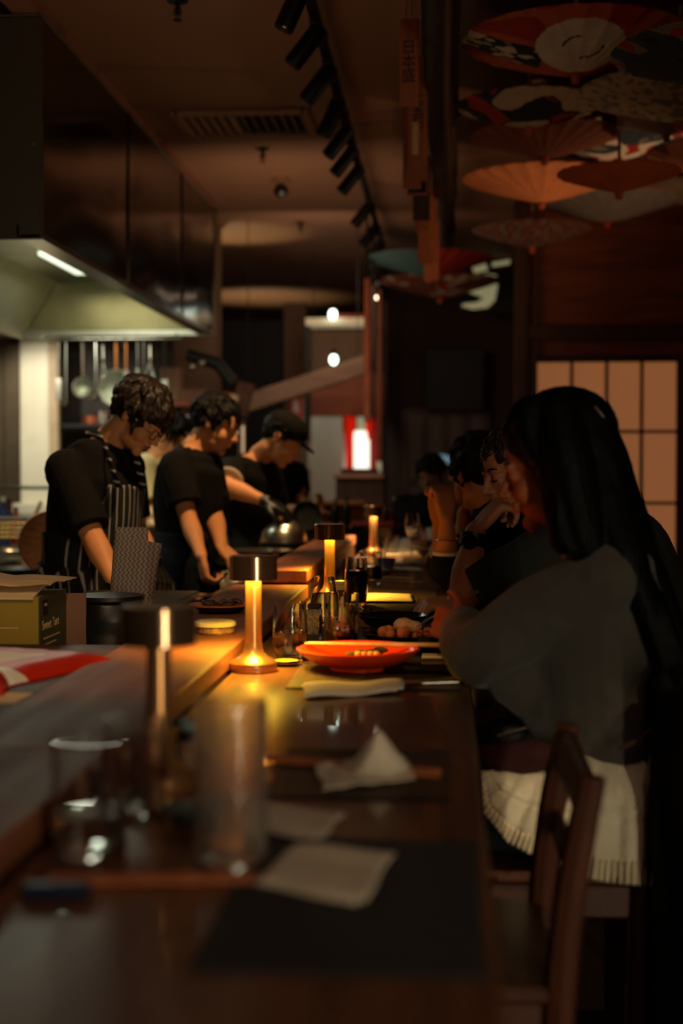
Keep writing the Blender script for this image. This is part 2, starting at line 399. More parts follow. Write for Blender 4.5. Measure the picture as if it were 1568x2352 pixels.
# ================================================================ HOOD
hood = thing('extractor_hood', 'large stainless steel extractor hood hanging over the cooking line', 'extractor hood', (-2.2, 7.1, 2.15))
HX0, HX1, HY0, HY1, HZ0, HZ1 = -2.95, -1.5, 5.2, 9.08, 2.15, 2.97
cx, cy = (HX0 + HX1) / 2, (HY0 + HY1) / 2
def bmp(o, s): # slightly uneven sheet so reflections ripple
    return o
m = MB(); NP = 5
for k in range(3):
    y0 = HY0 + (HY1 - HY0) * [0, .37, .72][k]; y1 = HY0 + (HY1 - HY0) * [.37, .72, 1][k]
    def f(u, v, y0=y0, y1=y1):
        y = y0 + (y1 - y0) * u; z = HZ0 + (HZ1 - HZ0) * v
        return (HX1 - .004 + .008 * math.sin(u * PI) * math.sin(v * PI) + .005 * noise.noise(V((y * 2.3, z * 3, 3))), y, z)
    m.quadgrid(f, 20, 14)
    m.box((HX1 - .004, y1, (HZ0 + HZ1) / 2), (.014, .012, HZ1 - HZ0))
part('side_panel', m, M_hood, hood, world=True, smooth=60)
m = MB().box((cx, HY0 + .005, (HZ0 + HZ1) / 2), (HX1 - HX0, .01, HZ1 - HZ0))
for z in (2.25, 2.5, 2.7, 2.9): m.ell((HX1 - .03, HY0 - .002, z), .005, n=8, m=6)
m.box((HX1 - .004, HY0, (HZ0 + HZ1) / 2), (.014, .014, HZ1 - HZ0))
part('end_panel', m, M_hoodend, hood, world=True)
part('end_panel', MB().box((cx, HY1, (HZ0 + HZ1) / 2), (HX1 - HX0, .01, HZ1 - HZ0)), mat('hood_far_steel', (124, 116, 84), .35, .9, var=.2, scale=3), hood, world=True)
m = MB().box((cx, cy, HZ1), (HX1 - HX0, HY1 - HY0, .01)); m.box((HX0, cy, (HZ0 + HZ1) / 2), (.01, HY1 - HY0, HZ1 - HZ0))
part('back_panel', m, M_hoodin, hood, world=True)
m = MB().box((cx, cy, 2.51), (HX1 - HX0 - .02, HY1 - HY0 - .02, .01)); m.box((HX1 - .12, cy, 2.49), (.02, HY1 - HY0 - .02, .03))
part('inner_ceiling', m, M_hoodin, hood, world=True)
m = MB()
m.box((HX1 - .045, cy, HZ0 + .012), (.09, HY1 - HY0, .018), bev=.004); m.box((HX1 - .095, cy, HZ0 + .03), (.008, HY1 - HY0, .05))
part('rim_gutter', m, M_steel, hood, world=True)
part('rim_gutter', MB().box((cx, HY1 - .03, HZ0 + .02), (HX1 - HX0, .06, .04), bev=.004), M_steel, hood, world=True)
R = Matrix.Rotation(math.radians(-58), 3, 'Y')
for k in range(6):
    y = HY0 + .4 + k * .6
    part('grease_filter', MB().box((-2.68, y, 2.33), (.42, .5, .03), R=R, bev=.004), M_filter, hood, world=True)
m = MB().box((-2.64, cy, 2.33), (.45, HY1 - HY0 - .04, .008), R=R); part('filter_bank', m, M_hoodin, hood, world=True)
for y in (6.2, 8.2):
    part('hood_light', MB().box((-2.2, y, 2.495), (.16, .8, .02), bev=.005), mat('lamp_diffuser', (240, 245, 225), .4, 0, var=0, emit=(225, 240, 205), es=1.6), hood, world=True)
struct('trim_2', MB().box((HX1 - .06, cy - .1, (HZ1 + CZ) / 2 + .005), (.1, HY1 - HY0 + .4, CZ - HZ1 - .012)), mat('cornice_paint', (148, 96, 72), .7))
# ================================================================ COUNTERS
CT = .90
m = MB().box((-.193, 4.2, CT - .03), (.470, 7.2, .06), bev=.006)
cnt = thing('dining_counter', 'long reddish brown wooden bar counter running through the room', 'counter', (-.195, 4.2, 0))
part('counter_top', m, M_counter, cnt, world=True)
part('counter_front', MB().box((-.36, 4.2, (CT - .06) / 2), (.04, 7.0, CT - .06)), M_darkwood, cnt, world=True)
led = thing('bar_ledge', 'raised wooden ledge along the kitchen side of the bar counter', 'ledge', (-.545, 2.6, 0))
LZ = .942; sm = 1.77
part('ledge_board', MB().box((-.545, (.6 + sm) / 2, LZ - .02), (.23, sm - .6 - .003, .04), bev=.003), M_ledge, led, world=True)
part('ledge_board', MB().box((-.545, (sm + 4.35) / 2, LZ - .02), (.23, 4.35 - sm - .003, .04), bev=.003), M_ledge, led, world=True)
part('ledge_base', MB().box((-.545, 2.47, .45), (.226, 3.74, .898)), M_darkwood, led, world=True)
up = thing('bar_ledge', 'higher dark section of bar ledge beyond the second lamp, toward the pass', 'ledge', (-.48, 5.5, 0))
part('ledge_board', MB().box((-.512, 5.5, .968), (.16, 2.3, .04), bev=.004), M_ledge, up, world=True)
part('ledge_base', MB().box((-.512, 5.5, .47), (.15, 2.28, .95)), M_darkwood, up, world=True)
prep = thing('prep_counter', 'stainless steel kitchen preparation counter behind the bar ledge', 'counter', (-1.03, 3, 0))
part('worktop', MB().box((-1.16, 2.9, .86), (.98, 3.2, .04), bev=.004), M_steel, prep, world=True)
part('worktop', MB().box((-.73, 5.45, .86), (.13, 1.9, .04), bev=.004), M_steel, prep, world=True)
part('worktop', MB().box((-.88, 6.08, .86), (.16, .7, .04), bev=.004), M_steel, prep, world=True)
part('cabinet', MB().box((-1.16, 2.9, .42), (.94, 3.16, .84)), M_blackmetal, prep, world=True)
part('cabinet', MB().box((-.735, 5.45, .42), (.11, 1.86, .84)), M_blackmetal, prep, world=True)
line = thing('cooking_line', 'stainless steel cooking bench under the extractor hood', 'cooking bench', (-2.2, 7.2, 0))
part('worktop', MB().box((-2.25, 7.1, .86), (1.3, 4.0, .06), bev=.006), M_steel, line, world=True)
part('cabinet', MB().box((-2.27, 7.1, .415), (1.24, 3.96, .83)), M_blackmetal, line, world=True)
line = thing('steel_rack', 'two tier steel rack standing at the far end of the cooking bench', 'rack', (-2.25, 8.75, .89))
part('shelf', MB().box((-2.25, 8.75, 1.0), (1.3, .5, .03), bev=.004), M_steel, line, world=True)
part('shelf', MB().box((-2.25, 8.78, 1.18), (1.3, .4, .02), bev=.004), M_steel, line, world=True)
part('shelf_post', MB().box((-1.63, 8.6, 1.03), (.03, .03, .3)), M_steel, line, world=True)
part('shelf_post', MB().box((-2.87, 8.6, 1.03), (.03, .03, .3)), M_steel, line, world=True)
# ================================================================ CEILING THINGS
v0 = atz(405, 253, CZ); v1 = atz(715, 300, CZ)
vent = thing('ceiling_vent', 'square air diffuser with slanted slats in the ceiling beside the hood', 'air vent', ((v0.x + v1.x) / 2, (v0.y + v1.y) / 2, CZ - .03))
W = .56; D = v1.y - v0.y + .02
Wv = abs(atz(705, 256, CZ).x - atz(405, 256, CZ).x)
D = abs(atz(500, 256, CZ).y - atz(500, 298, CZ).y) + .1
m = MB()
for sx in (-1, 1): m.box((sx * Wv / 2, 0, .012), (.04, D + .04, .024), bev=.004)
for sy in (-1, 1): m.box((0, sy * D / 2, .012), (Wv, .04, .024), bev=.004)
part('frame', m, M_ceil, vent)
for k in range(13):
    x = -Wv / 2 + Wv * (k + .5) / 13
    Rk = Matrix.Rotation(math.radians(-50 if k < 6 else 50), 3, 'Y')
    part('slat', MB().box((x, 0, .012), (.034, D - .04, .003), R=Rk), M_ceil, vent)
part('backing', MB().box((0, 0, .027), (Wv, D, .004)), M_void, vent)
def sprinkler(px, py, lab):
    p = atz(px, py, CZ - .06)
    t = thing('fire_sprinkler', lab, 'sprinkler', (p.x, p.y, CZ - .075), group='ceiling sprinklers')
    part('ceiling_plate', MB().lathe([(0, .075), (.035, .075), (.04, .07), (.02, .062), (0, .062)], n=24), M_blackmetal, t)
    m = MB().lathe([(.009, .062), (.009, .03), (.005, .02)], n=12)
    for s in (-1, 1): m.tube([(s * .007, 0, .05), (s * .014, 0, .03), (s * .003, 0, .008)], .0025, 8)
    part('body', m, M_blackmetal, t)
    part('deflector', MB().lathe([(0, 0), (.016, 0), (.018, .003), (0, .006)], n=16), M_blackmetal, t)
sprinkler(408, 38, 'pendant fire sprinkler on the ceiling nearest the hood corner')
sprinkler(603, 366, 'pendant fire sprinkler beyond the ceiling air vent')
sprinkler(690, 530, 'pendant fire sprinkler farthest along the ceiling')
p = atz(645, 440, CZ - .08)
t = thing('ceiling_camera', 'small black dome camera tilted on the ceiling past the vent', 'camera', (p.x, p.y, CZ - .12))
part('mount', MB().lathe([(0, .12), (.045, .12), (.045, .1), (.02, .09), (.02, .06), (0, .06)], n=24), M_ceil, t)
part('dome', MB().ell((0, 0, .045), (.045, .05, .042)), M_blackgloss, t)
part('lens', MB().lathe([(0, 0), (.014, 0), (.016, .01), (0, .012)], c=(.01, -.04, .02), axis=(.3, -1, -.4), n=16), M_glass, t)
# track and spotlights
def track(x, z, y0, y1, lab):
    t = thing('track_rail', lab, 'track rail', (x, (y0 + y1) / 2, z))
    L = y1 - y0
    part('rail', MB().box((0, 0, 0), (.036, L, .034), bev=.003), M_blackmetal, t)
    k = 0
    while k * 1.2 < L:
        part('hanger', MB().tube([(0, -L / 2 + .1 + k * 1.2, .017), (0, -L / 2 + .1 + k * 1.2, CZ - z)], .006, 8), M_blackmetal, t); k += 1
    part('end_cap', MB().box((0, -L / 2, 0), (.04, .02, .038)), M_blackmetal, t)
track(-.49, 2.95, 2.0, 10.7, 'black ceiling track carrying the row of black spotlights')
M_lens = mat('spot_lens', (255, 220, 170), .3, 0, var=0, emit=(255, 190, 110), es=1.0)
M_lenson = mat('spot_lens_on', (255, 230, 190), .3, 0, var=0, emit=(255, 226, 190), es=9)
def spotlight(x, y, z, lab, lit=False, L=.17, r=.034, ax=(-.55, -.12, -.8)):
    t = thing('track_spotlight', lab, 'spotlight', (x, y, z), group='black track spotlights')
    ax = V(ax).normalized(); s = V((-.015, 0, -.075))
    part('adapter', MB().box((0, 0, -.012), (.03, .09, .03), bev=.004), M_blackmetal, t)
    part('stem', MB().tube([(0, 0, -.02), (0, 0, -.06), s], .009, 10), M_blackmetal, t)
    a0 = s - ax * .06
    part('housing', MB().lathe([(0, 0), (r * .9, 0), (r, .006), (r, L), (r * .9, L), (r * .86, L - .012), (0, L - .015)], c=a0, axis=ax, n=28), M_blackmetal, t)
    part('lens', MB().lathe([(0, 0), (r * .84, 0), (r * .84, .004), (0, .006)], c=a0 + ax * (L - .018), axis=ax, n=24), M_lenson if lit else M_lens, t)
    return t
names = ['nearest the camera at the top', 'second from the top of the photo', 'third, its lens rim catching light', 'fourth along the track', 'fifth along the track', 'sixth along the track', 'seventh along the track', 'eighth along the track', 'ninth along the track', 'tenth, just before the far umbrellas']
tips = [(665, 76), (690, 165), (722, 246), (757, 318), (775, 372), (793, 412), (812, 452), (818, 527), (834, 572), (836, 606)]
for (px, py), nm in zip(tips, names):
    y = (2.95 - .2 - 1.3) * F / (1076 - py)
    spotlight(-.49, y + .0, 2.93, 'black cylindrical track spotlight, ' + nm, ax=(-.62 if py not in (76, 318) else -.35, -.05, -.8))
track(-.60, 2.86, 11.0, 14.6, 'lower black track beyond the hanging wooden slats')
spotlight(-.60, 12.2, 2.84, 'small track spotlight glowing white above the far slats', True, ax=(.2, -1, -.3), L=.1, r=.03)
spotlight(-.60, 13.9, 2.84, 'small track spotlight glowing white, farthest and lowest', True, ax=(.2, -1, -.3), L=.1, r=.03)
spotlight(-.60, 11.3, 2.84, 'dark track spotlight starting the far lower track', False, L=.1, r=.03)
# duct
d = thing('air_duct', 'dark corrugated flexible air duct running along the ceiling', 'duct', (-.03, 6.5, 2.8))
prof = []
m = MB(); pts = []; rad = []
n = 330
for i in range(n + 1):
    y = -3.0 + 5.9 * i / n; pts.append((0.005 * math.sin(y * 2), y, .006 * math.sin(y * 3))); rad.append(.062 + .004 * (i % 2))
m.tube(pts, rad, 24); part('corrugated_tube', m, mat('duct_foil', (70, 62, 56), .4, .7, var=.2), d, smooth=80)
for y in (-2.2, -.4, 1.4, 2.7): part('hanging_strap', MB().tube([(0.067, y, 0), (0, y, -.067), (-.067, y, 0), (-.06, y, .2), (.06, y, .2)], (.012, .002), 8, closed=True), M_blackmetal, d)
# wooden name plaques
M_ink = mat('black_ink', (10, 8, 7), .7, 0, var=0)
pls = [(5.0, -.140, 1.262, .30, .068, '日\n本\n盛', 'wooden plaque with three black characters, nearest the camera'),
       (5.55, -.118, 1.17, .42, .070, '土\n玉\n日', 'wooden plaque just behind the front one, its lowest character showing'),
       (5.95, -.155, 1.16, .34, .075, '', 'narrow wooden plaque third along the hanging row'),
       (6.3, -.140, 1.20, .3, .09, '', 'wooden plaque with a dark patterned band across its foot'),
       (6.65, -.128, 1.15, .3, .08, '', 'dark stained wooden plaque fifth along the hanging row'),
       (7.1, -.128, 1.17, .36, .08, '神', 'wooden plaque with one dark character, sixth in the row'),
       (7.7, -.115, 1.10, .46, .10, '', 'tall plain wooden plaque second from the far end'),
       (8.3, -.10, 1.09, .5, .085, '月\n心', 'tall narrow wooden plaque at the far end of the row')]
for y, x, hb, h, wd, s, lab in pls:
    z = 1.3 + hb; h = min(h, CZ - .06 - z)
    t = thing('hanging_plaque', lab, 'wooden plaque', (x, y, z), group='hanging wooden sake plaques')
    part('board', MB().box((0, 0, h / 2), (wd, .012, h), bev=.003), M_darkwood if 'dark stained' in lab else M_plaque, t)
    part('string', MB().tube([(-.012, 0, h - .01), (-.004, 0, CZ - z)], .0012, 6).tube([(.012, 0, h - .01), (.004, 0, CZ - z)], .0012, 6), M_black, t)
    nl = s.count('\n') + 1
    if 'band' in lab: part('dark_band', MB().box((0, -.0065, .035), (wd * .9, .002, .05)), mat('band_print', (34, 20, 14), .7, 0, var=.7, scale=90), t)
    if s: text_part('lettering', s, .052 if nl > 1 else .06, M_ink, t, (-.002, -.0068, h * .5 + (.0 if nl > 1 else 0)), spacing=.95)
t = thing('hanging_plaque', 'small pale tag hanging below the front wooden plaque', 'wooden tag', (-.125, 5.3, 2.46))
part('board', MB().box((0, 0, .06), (.026, .006, .12), bev=.003), M_lightwood, t)
part('string', MB().tube([(0, 0, .118), (0, 0, CZ - 2.46)], .001, 6), M_black, t)
# ================================================================ UMBRELLAS
UC = {'org': (176, 84, 36), 'crm': (178, 158, 132), 'red': (150, 34, 14), 'blk': (18, 18, 20), 'blu': (36, 52, 64), 'gry': (120, 112, 104), 'brn': (120, 62, 40), 'wht': (206, 196, 180), 'pch': (206, 130, 80), 'tel': (60, 88, 88), 'gld': (150, 92, 30)}
UM = {k: mat('paper_' + k, c, .75, 0, var=.12, scale=14) for k, c in UC.items()}
def umbrella(px, py, hw, dia, pal, pat, lab, lace=False, flip=1):
    D = dia / 2 * F / hw; p = at(px, py, D); R = dia / 2; h = dia * .15
    t = thing('paper_umbrella', lab, 'paper umbrella', p, rotz=random.uniform(0, 1), group='upturned paper umbrellas under the ceiling')
    t.rotation_euler = (0, 0, 0)
    keys = pal; ms = [UM[k] for k in keys]; sd = random.uniform(0, 50)
    def f(u, v):
        a = 2 * PI * u; r = .02 + (R - .02) * v; sc_ = 1 - .012 * abs(math.sin(a * 12)) * v
        z = h * (v ** 1.15) - .006 * v * (1 - abs(math.sin(a * 12)))
        return (r * sc_ * math.cos(a), r * sc_ * math.sin(a), .012 + z)
    def g(u, v):
        a = 2 * PI * u; x, y = v * math.cos(a), v * math.sin(a)
        return pat(x, y, a, v, sd) % len(keys)
    m = MB().quadgrid(f, 288, 70, mfn=g)
    part('canopy', m, ms, t, smooth=60, solid=.0012)
    part('tip_cap', MB().lathe([(0, -.022), (.014, -.022), (.018, .0), (.02, .016), (0, .018)], n=18), UM['org'] if pal[0] != 'gry' else UM['red'], t)
    part('pole', MB().tube([(0, 0, 0), (0, 0, CZ - p.z - .002)], .007, 10), M_lightwood, t)
    m = MB()
    for k in range(24):
        a = 2 * PI * k / 24; m.tube([(.02 * math.cos(a), .02 * math.sin(a), .018), (R * .6 * math.cos(a), R * .6 * math.sin(a), .016 + h * .55), (R * .985 * math.cos(a), R * .985 * math.sin(a), .016 + h)], .0015, 5)
    part('ribs', m, M_lightwood, t)
    return t
def nz(x, y, s, k=2.2): return noise.noise(V((x * k + s, y * k, s)))
def pat_fan(x, y, a, v, s):
    # 0 orange 1 black 2 white 3 red 4 grey
    fx, fy = x, y + .42
    if math.hypot(fx, fy / 1.1) < .36:
        if abs(math.hypot(fx - .02, fy) - .16) < .012 and fx * fy > 0: return 1
        return 2
    if x < -.28 and -.35 < y < .05:
        q = nz(x * 4, y * 9, s, 2.4)
        return 2 if q > .12 else 1
    if y < -.45: return 3 if nz(x, y, s) > -.1 else 0
    if x > .35: return 1 if nz(x, y, s, 3) > .05 else (3 if nz(x, y, s + 9, 3) > 0 else 4)
    return 0 if nz(x, y, s, 1.5) > -.25 else 3
def pat_blob(x, y, a, v, s):
    q = nz(x, y, s, 2.0)
    if abs(q) < .06: return 0
    return 1 if q > .0 else (2 if nz(x, y, s + 7, 3) > .1 else 0)
def pat_plain(x, y, a, v, s): return 0 if v < .985 else 1
def pat_koi(x, y, a, v, s):
    q = noise.noise(V((x * 1.6 + s, y * 3.4, s)))
    if q > .12: return 1 if noise.noise(V((x * 5 + s, y * 5, 2))) < .15 else 2
    return 0 if nz(x, y, s, 6) < .3 else 3
def pat_lace(x, y, a, v, s): return 0 if noise.noise(V((x * 14 + s, y * 14, s))) > -.12 else 1
def pat_half(x, y, a, v, s): return 0 if x < -.05 + .2 * nz(x, y, s, 3) else 1
umbrella(1322, 178, 258, .84, ['org', 'blk', 'wht', 'red', 'gry'], pat_fan, 'upturned umbrella nearest the camera, painted with a white fan on orange and black')
umbrella(1672, 205, 262, .74, ['blu', 'gry', 'red', 'blk'], pat_koi, 'dark blue patterned umbrella at the upper right edge of the photo')
umbrella(1215, 298, 165, .60, ['blk', 'crm', 'red', 'blu'], pat_blob, 'umbrella with dark brush shapes on cream, left of the second row')
umbrella(1560, 285, 228, .76, ['crm', 'gry'], pat_lace, 'cream umbrella with a fine lacy print, right of the second row')
umbrella(1530, 312, 145, .56, ['crm', 'brn'], pat_plain, 'plain pale umbrella hidden behind the lacy one')
umbrella(1250, 368, 168, .66, ['brn', 'red'], pat_plain, 'plain reddish brown umbrella on the left, third row')
umbrella(1400, 376, 190, .80, ['blu', 'wht', 'red', 'gry'], pat_koi, 'dark blue umbrella with white and red carp shapes')
umbrella(1700, 420, 210, .80, ['pch', 'org'], pat_plain, 'peach umbrella catching light at the right edge')
umbrella(1421, 446, 140, .52, ['org', 'red'], pat_plain, 'orange umbrella just above and right of the lowest orange one')
umbrella(1243, 470, 182, .80, ['pch', 'org'], pat_plain, 'bright plain orange umbrella on the left, lower row')
umbrella(1394, 515, 165, .80, ['gry', 'red'], pat_plain, 'pale grey umbrella below the orange pair')
umbrella(1620, 480, 150, .80, ['crm', 'org'], pat_plain, 'brightly lit cream umbrella at the right edge above the wood wall')
umbrella(1222, 573, 136, .68, ['brn', 'gry'], pat_lace, 'dim umbrella with a lacy rim, hanging lowest before the wood wall')
umbrella(985, 640, 145, .90, ['tel', 'red', 'brn'], pat_half, 'umbrella half teal half red at the far end of the plaques')
umbrella(1010, 690, 140, .95, ['brn', 'crm', 'red'], pat_koi, 'dim brown patterned umbrella below the teal and red one')
umbrella(990, 826, 72, .6, ['pch', 'org'], pat_plain, 'small umbrella far down the passage with a lit left edge')
spot('umbrella_edge_fill', (-.42, 13.0, 1.95), at(955, 820, 13.5), 5, (1, .75, .5), 40, r=.004)  # added unseen spot that lights the far umbrella's edge
spot('umbrella_fill', (1.75, 6.6, 2.1), (1.0, 7.0, 2.65), 16, (1, .6, .3), 110)  # added fill from below for the right-hand umbrellas
spot('umbrella_fill', (.55, 6.9, 1.9), (.55, 7.2, 2.6), 5, (1, .5, .25), 120, r=.1)  # added fill from below for the left-hand umbrellas
# ================================================================ FAR BACKGROUND
def bxpx(m, x0, y0, x1, y1, D, dep=.05, bev=0):
    a = at(x0, y0, D); b = at(x1, y1, D); m.box(((a.x + b.x) / 2, D, (a.z + b.z) / 2), (abs(b.x - a.x), dep, abs(a.z - b.z)), bev=bev); return m
def down(m, x0, y0, x1, D, dep=.05, zb=0):
    a = at(x0, y0, D); b = at(x1, y0, D); m.box(((a.x + b.x) / 2, D, (a.z + zb) / 2), (b.x - a.x, dep, a.z - zb)); return m
struct('door_1', down(MB(), 500, 738, 656, 12.4, .08), M_void)
M_pillar = mat('pillar_paint', (118, 88, 66), .7, 0, var=.08, scale=2)
struct('wall_pier', down(MB(), 656, 700, 706, 12.3, .3), M_pillar)
# fire hose sign
s = thing('fire_sign', 'red fire equipment sign with white symbol on the pale pier', 'sign', at(679, 962, 12.1))
s.location.z = at(679, 962, 12.12).z; Wd = 28 * 12.1 / F; Hd = 55 * 12.1 / F
part('panel', MB().box((0, 0, Hd / 2), (Wd, .02, Hd)), mat('sign_red', (190, 26, 16), .5), s)
m = MB().box((0, -.012, Hd * .55), (Wd * .42, .004, Hd * .5)); m.tube([(0, -.012, Hd * .2), (Wd * .25, -.012, Hd * .25)], .006, 6)
part('symbol', m, M_cream, s)
# canopy box over the pass with wooden fascia
M_fascia = wood('fascia_wood', (120, 52, 22), (160, 76, 34), .5, (1, 4, 4), 2)
stall = thing('pass_canopy', 'boxy wooden canopy above the lit serving pass at the back', 'canopy', (at(780, 950, 11.2).x, 11.4, at(780, 955, 11.2).z))
part('fascia_board', bxpx(MB(), 712, 858, 880, 955, 11.2, .06), M_fascia, stall, world=True)
part('upper_board', bxpx(MB(), 706, 760, 838, 858, 11.3, .06), M_pillar, stall, world=True)
part('top_shelf', bxpx(MB(), 706, 735, 838, 750, 11.2, .3), mat('lit_cream', (230, 215, 180), .6, emit=(190, 170, 130), es=.35), stall, world=True)  # shelf glows by emission in place of light falling on it
part('edge_strip', bxpx(MB(), 700, 745, 713, 1015, 11.15, .05), M_blackmetal, stall, world=True)
part('hanger', MB().tube([V((at(720, 740, 11.3).x, 11.3, at(720, 740, 11.3).z)), V((at(720, 740, 11.3).x, 11.3, CZ - .002))], .004, 6), M_blackmetal, stall, world=True)
part('red_trim', bxpx(MB(), 770, 722, 838, 736, 11.1, .05), mat('red_trim', (150, 40, 20), .6), stall, world=True)
M_bulb = mat('bulb_glow', (235, 250, 235), .3, 0, var=0, emit=(220, 240, 225), es=6)
for i, (px, py, nm) in enumerate([(764, 722, 'upper'), (766, 826, 'lower')]):
    p = at(px, py, 11.0)
    t = thing('pass_bulb', nm + ' of two small greenish white bulbs at the canopy', 'light bulb', p - V((0, 0, .03)), group='bulbs on the pass canopy')
    part('globe', MB().ell((0, 0, .03), (.03, .03, .04)), M_bulb, t)
    part('socket', MB().lathe([(.016, .065), (.016, .1), (.01, .11)], n=16), M_blackmetal, t)
    part('bracket', MB().tube([(0, 0, .1), (0, .05, .12), (0, .17, .12)], .006, 8), M_blackmetal, t)
# diagonal plank
a, b = at(570, 925, 9.9), at(838, 838, 9.9)
t = thing('slanted_beam', 'long slanted wooden beam rising to the right before the pass', 'beam', (a.x, 9.9, a.z - .08))
d = (b - a); ang = math.atan2(d.z, d.x)
part('plank', MB().box((a + b) / 2, (d.length + .06, .06, .125), R=Matrix.Rotation(-ang, 3, 'Y'), bev=.006), wood('beam_wood', (108, 84, 68), (134, 106, 88), .6, (1, 6, 6), 3), t, world=True)
part('end_block', MB().box(a + V((-.04, 0, .02)), (.13, .1, .24), R=Matrix.Rotation(.25, 3, 'Y'), bev=.01), M_darkwood, t, world=True)
part('hanger', MB().tube([b + V((-.05, 0, .06)), V((b.x - .05, 9.9, CZ - .002))], .003, 6), M_blackmetal, t, world=True)
part('hanger', MB().tube([a + V((-.0, 0, .1)), V((a.x, 9.9, CZ - .002))], .003, 6), M_blackmetal, t, world=True)
# cold cabinet and lit pass
t = thing('tall_fridge', 'tall brushed steel fridge catching white light beside the pass', 'fridge', (at(748, 955, 12.6).x, 12.6, 0))
part('body', down(MB(), 708, 958, 790, 12.7, .5), M_steel, t, world=True)
part('door_panel', down(MB(), 714, 960, 786, 12.42, .04, .1), mat('fridge_door', (196, 190, 176), .35, .6, var=.05), t, world=True)
part('handle', bxpx(MB(), 704, 1030, 712, 1078, 12.38, .03, .008), M_cream, t, world=True)
M_lit = mat('lit_panel', (255, 250, 235), .5, 0, var=0, emit=(255, 250, 228), es=1.5)
M_litd = mat('lit_panel_dim', (200, 200, 170), .5, 0, var=0, emit=(150, 150, 118), es=.8)
t = thing('lit_booth', 'brightly lit white booth window behind red cloth at the back', 'booth', (at(820, 1080, 14).x, 14, 0))
part('backdrop', bxpx(MB(), 760, 940, 900, 1085, 14.2, .05), mat('booth_red', (120, 20, 10), .7, emit=(120, 16, 6), es=.5), t, world=True)  # backdrop emission imitates light inside the booth
part('light_panel', bxpx(MB(), 812, 990, 848, 1078, 14.0, .03, .01), M_lit, t, world=True)
part('light_panel', bxpx(MB(), 762, 955, 774, 1048, 14.0, .03, .01), M_litd, t, world=True)
part('light_panel', bxpx(MB(), 820, 955, 838, 990, 14.02, .03), M_litd, t, world=True)
part('light_panel', bxpx(MB(), 866, 1052, 878, 1084, 14.0, .03, .01), M_litd, t, world=True)
rz_ = at(800, 955, 13.2).z
part('banner_rod', MB().tube([V((at(760, 955, 13.2).x, 13.2, rz_)), V((at(900, 955, 13.2).x, 13.2, rz_))], .012, 8).tube([V((at(762, 955, 13.2).x, 13.2, rz_)), V((at(762, 955, 13.2).x, 14.2, rz_))], .012, 8), M_blackmetal, t, world=True)
part('counter_base', down(MB(), 760, 1085, 900, 14.1, .3), M_darkwood, t, world=True)
M_noren = mat('red_cloth', (206, 26, 8), .8, 0, var=.1, emit=(200, 26, 4), es=.7)  # cloth emission imitates light shining through the banners
def noren(px0, px1, pxb, y0, y1, D, lab):
    tl = at(px0, y0, D); tr = at(px1, y0, D); b = at(pxb, y1, D)
    def f(u, v):
        x = tl.x + (tr.x - tl.x) * u; x = x * (1 - v * .75) + b.x * v * .75
        return (x, D + .03 * math.sin(u * 9), tl.z + (b.z - tl.z) * v)
    solo('red_noren', MB().quadgrid(f, 16, 8), M_noren, lab, 'cloth banner', world=True, solid=.004, group='red cloth banners at the pass')
noren(776, 816, 800, 955, 1075, 13.2, 'wide red cloth banner hanging left of the lit white panel')
noren(836, 852, 848, 955, 1010, 13.2, 'short red cloth strip right of the lit white panel')
noren(866, 878, 872, 965, 1040, 13.2, 'thin red cloth strip behind the wooden slats')
p0, p1 = at(772, 1092, 10.4), at(884, 1092, 10.4)
t = thing('serving_stand', 'dark serving stand with pale pinkish top under the lit window', 'stand', ((p0.x + p1.x) / 2, 10.5, 0))
part('top', bxpx(MB(), 770, 1088, 884, 1098, 10.4, .5, .004), mat('pink_top', (170, 120, 100), .5), t, world=True)
part('cabinet', down(MB(), 776, 1098, 884, 10.45, .44), M_darkwood, t, world=True)
part('tray', bxpx(MB(), 786, 1076, 866, 1088, 10.4, .3, .004), M_darkwood, t, world=True)
# vertical slats hanging between kitchen and dining
for i, (px0, px1, py0, py1, D) in enumerate([(836, 850, 640, 970, 9.2), (853, 861, 655, 965, 10.2), (866, 876, 665, 1060, 11.0), (880, 888, 690, 1120, 12.0), (892, 906, 700, 1130, 13.0)]):
    a = at((px0 + px1) / 2, py1, D); wd = (px1 - px0) * D / F
    t = thing('screen_board', ['nearest', 'second', 'middle', 'fourth', 'farthest'][i] + ' tall wooden slat in the screen right of the pass', 'screen board', (a.x, D, a.z), group='tall wooden screen slats')
    part('board', MB().box((0, 0, (at(px0, py0, D).z - a.z) / 2), (wd, .06, at(px0, py0, D).z - a.z), bev=.004), M_fascia if i in (0, 2) else M_darkwood, t)
    part('hanger', MB().tube([(0, 0, at(px0, py0, D).z - a.z), (0, 0, CZ - a.z - .002)], .008, 8), M_blackmetal, t)
# black TV + emissive disc for a blue reflection + blob sign
t = thing('wall_television', 'large black television high on the passage wall', 'television', (at(1043, 940, 12.4).x, 12.4, at(1043, 943, 12.4).z))
part('screen', bxpx(MB(), 975, 800, 1112, 943, 12.4, .05, .01), M_void, t, world=True)
part('bracket', bxpx(MB(), 1030, 850, 1060, 900, 12.5, .15), M_blackmetal, t, world=True)
t = thing('backlit_sign', 'cream backlit panel with a dark ragged shape behind the umbrellas', 'lit sign', (at(1120, 715, 11.8).x, 11.8, at(1120, 715, 11.8).z))
part('board', bxpx(MB(), 1055, 592, 1180, 716, 11.85, .04), M_void, t, world=True)
def blob(name, pts, D):
    vs = [at(x, y, D) for x, y in pts]; n = len(vs); m = MB()
    m.add(vs + [v + V((0, .02, 0)) for v in vs], [tuple(range(n))[::-1], tuple(range(n, 2 * n))] + [(i, (i + 1) % n, n + (i + 1) % n, n + i) for i in range(n)])
    return part(name, m, mat('sign_glow', (190, 184, 140), .6, 0, emit=(158, 152, 112), es=.55), t, world=True, smooth=None)
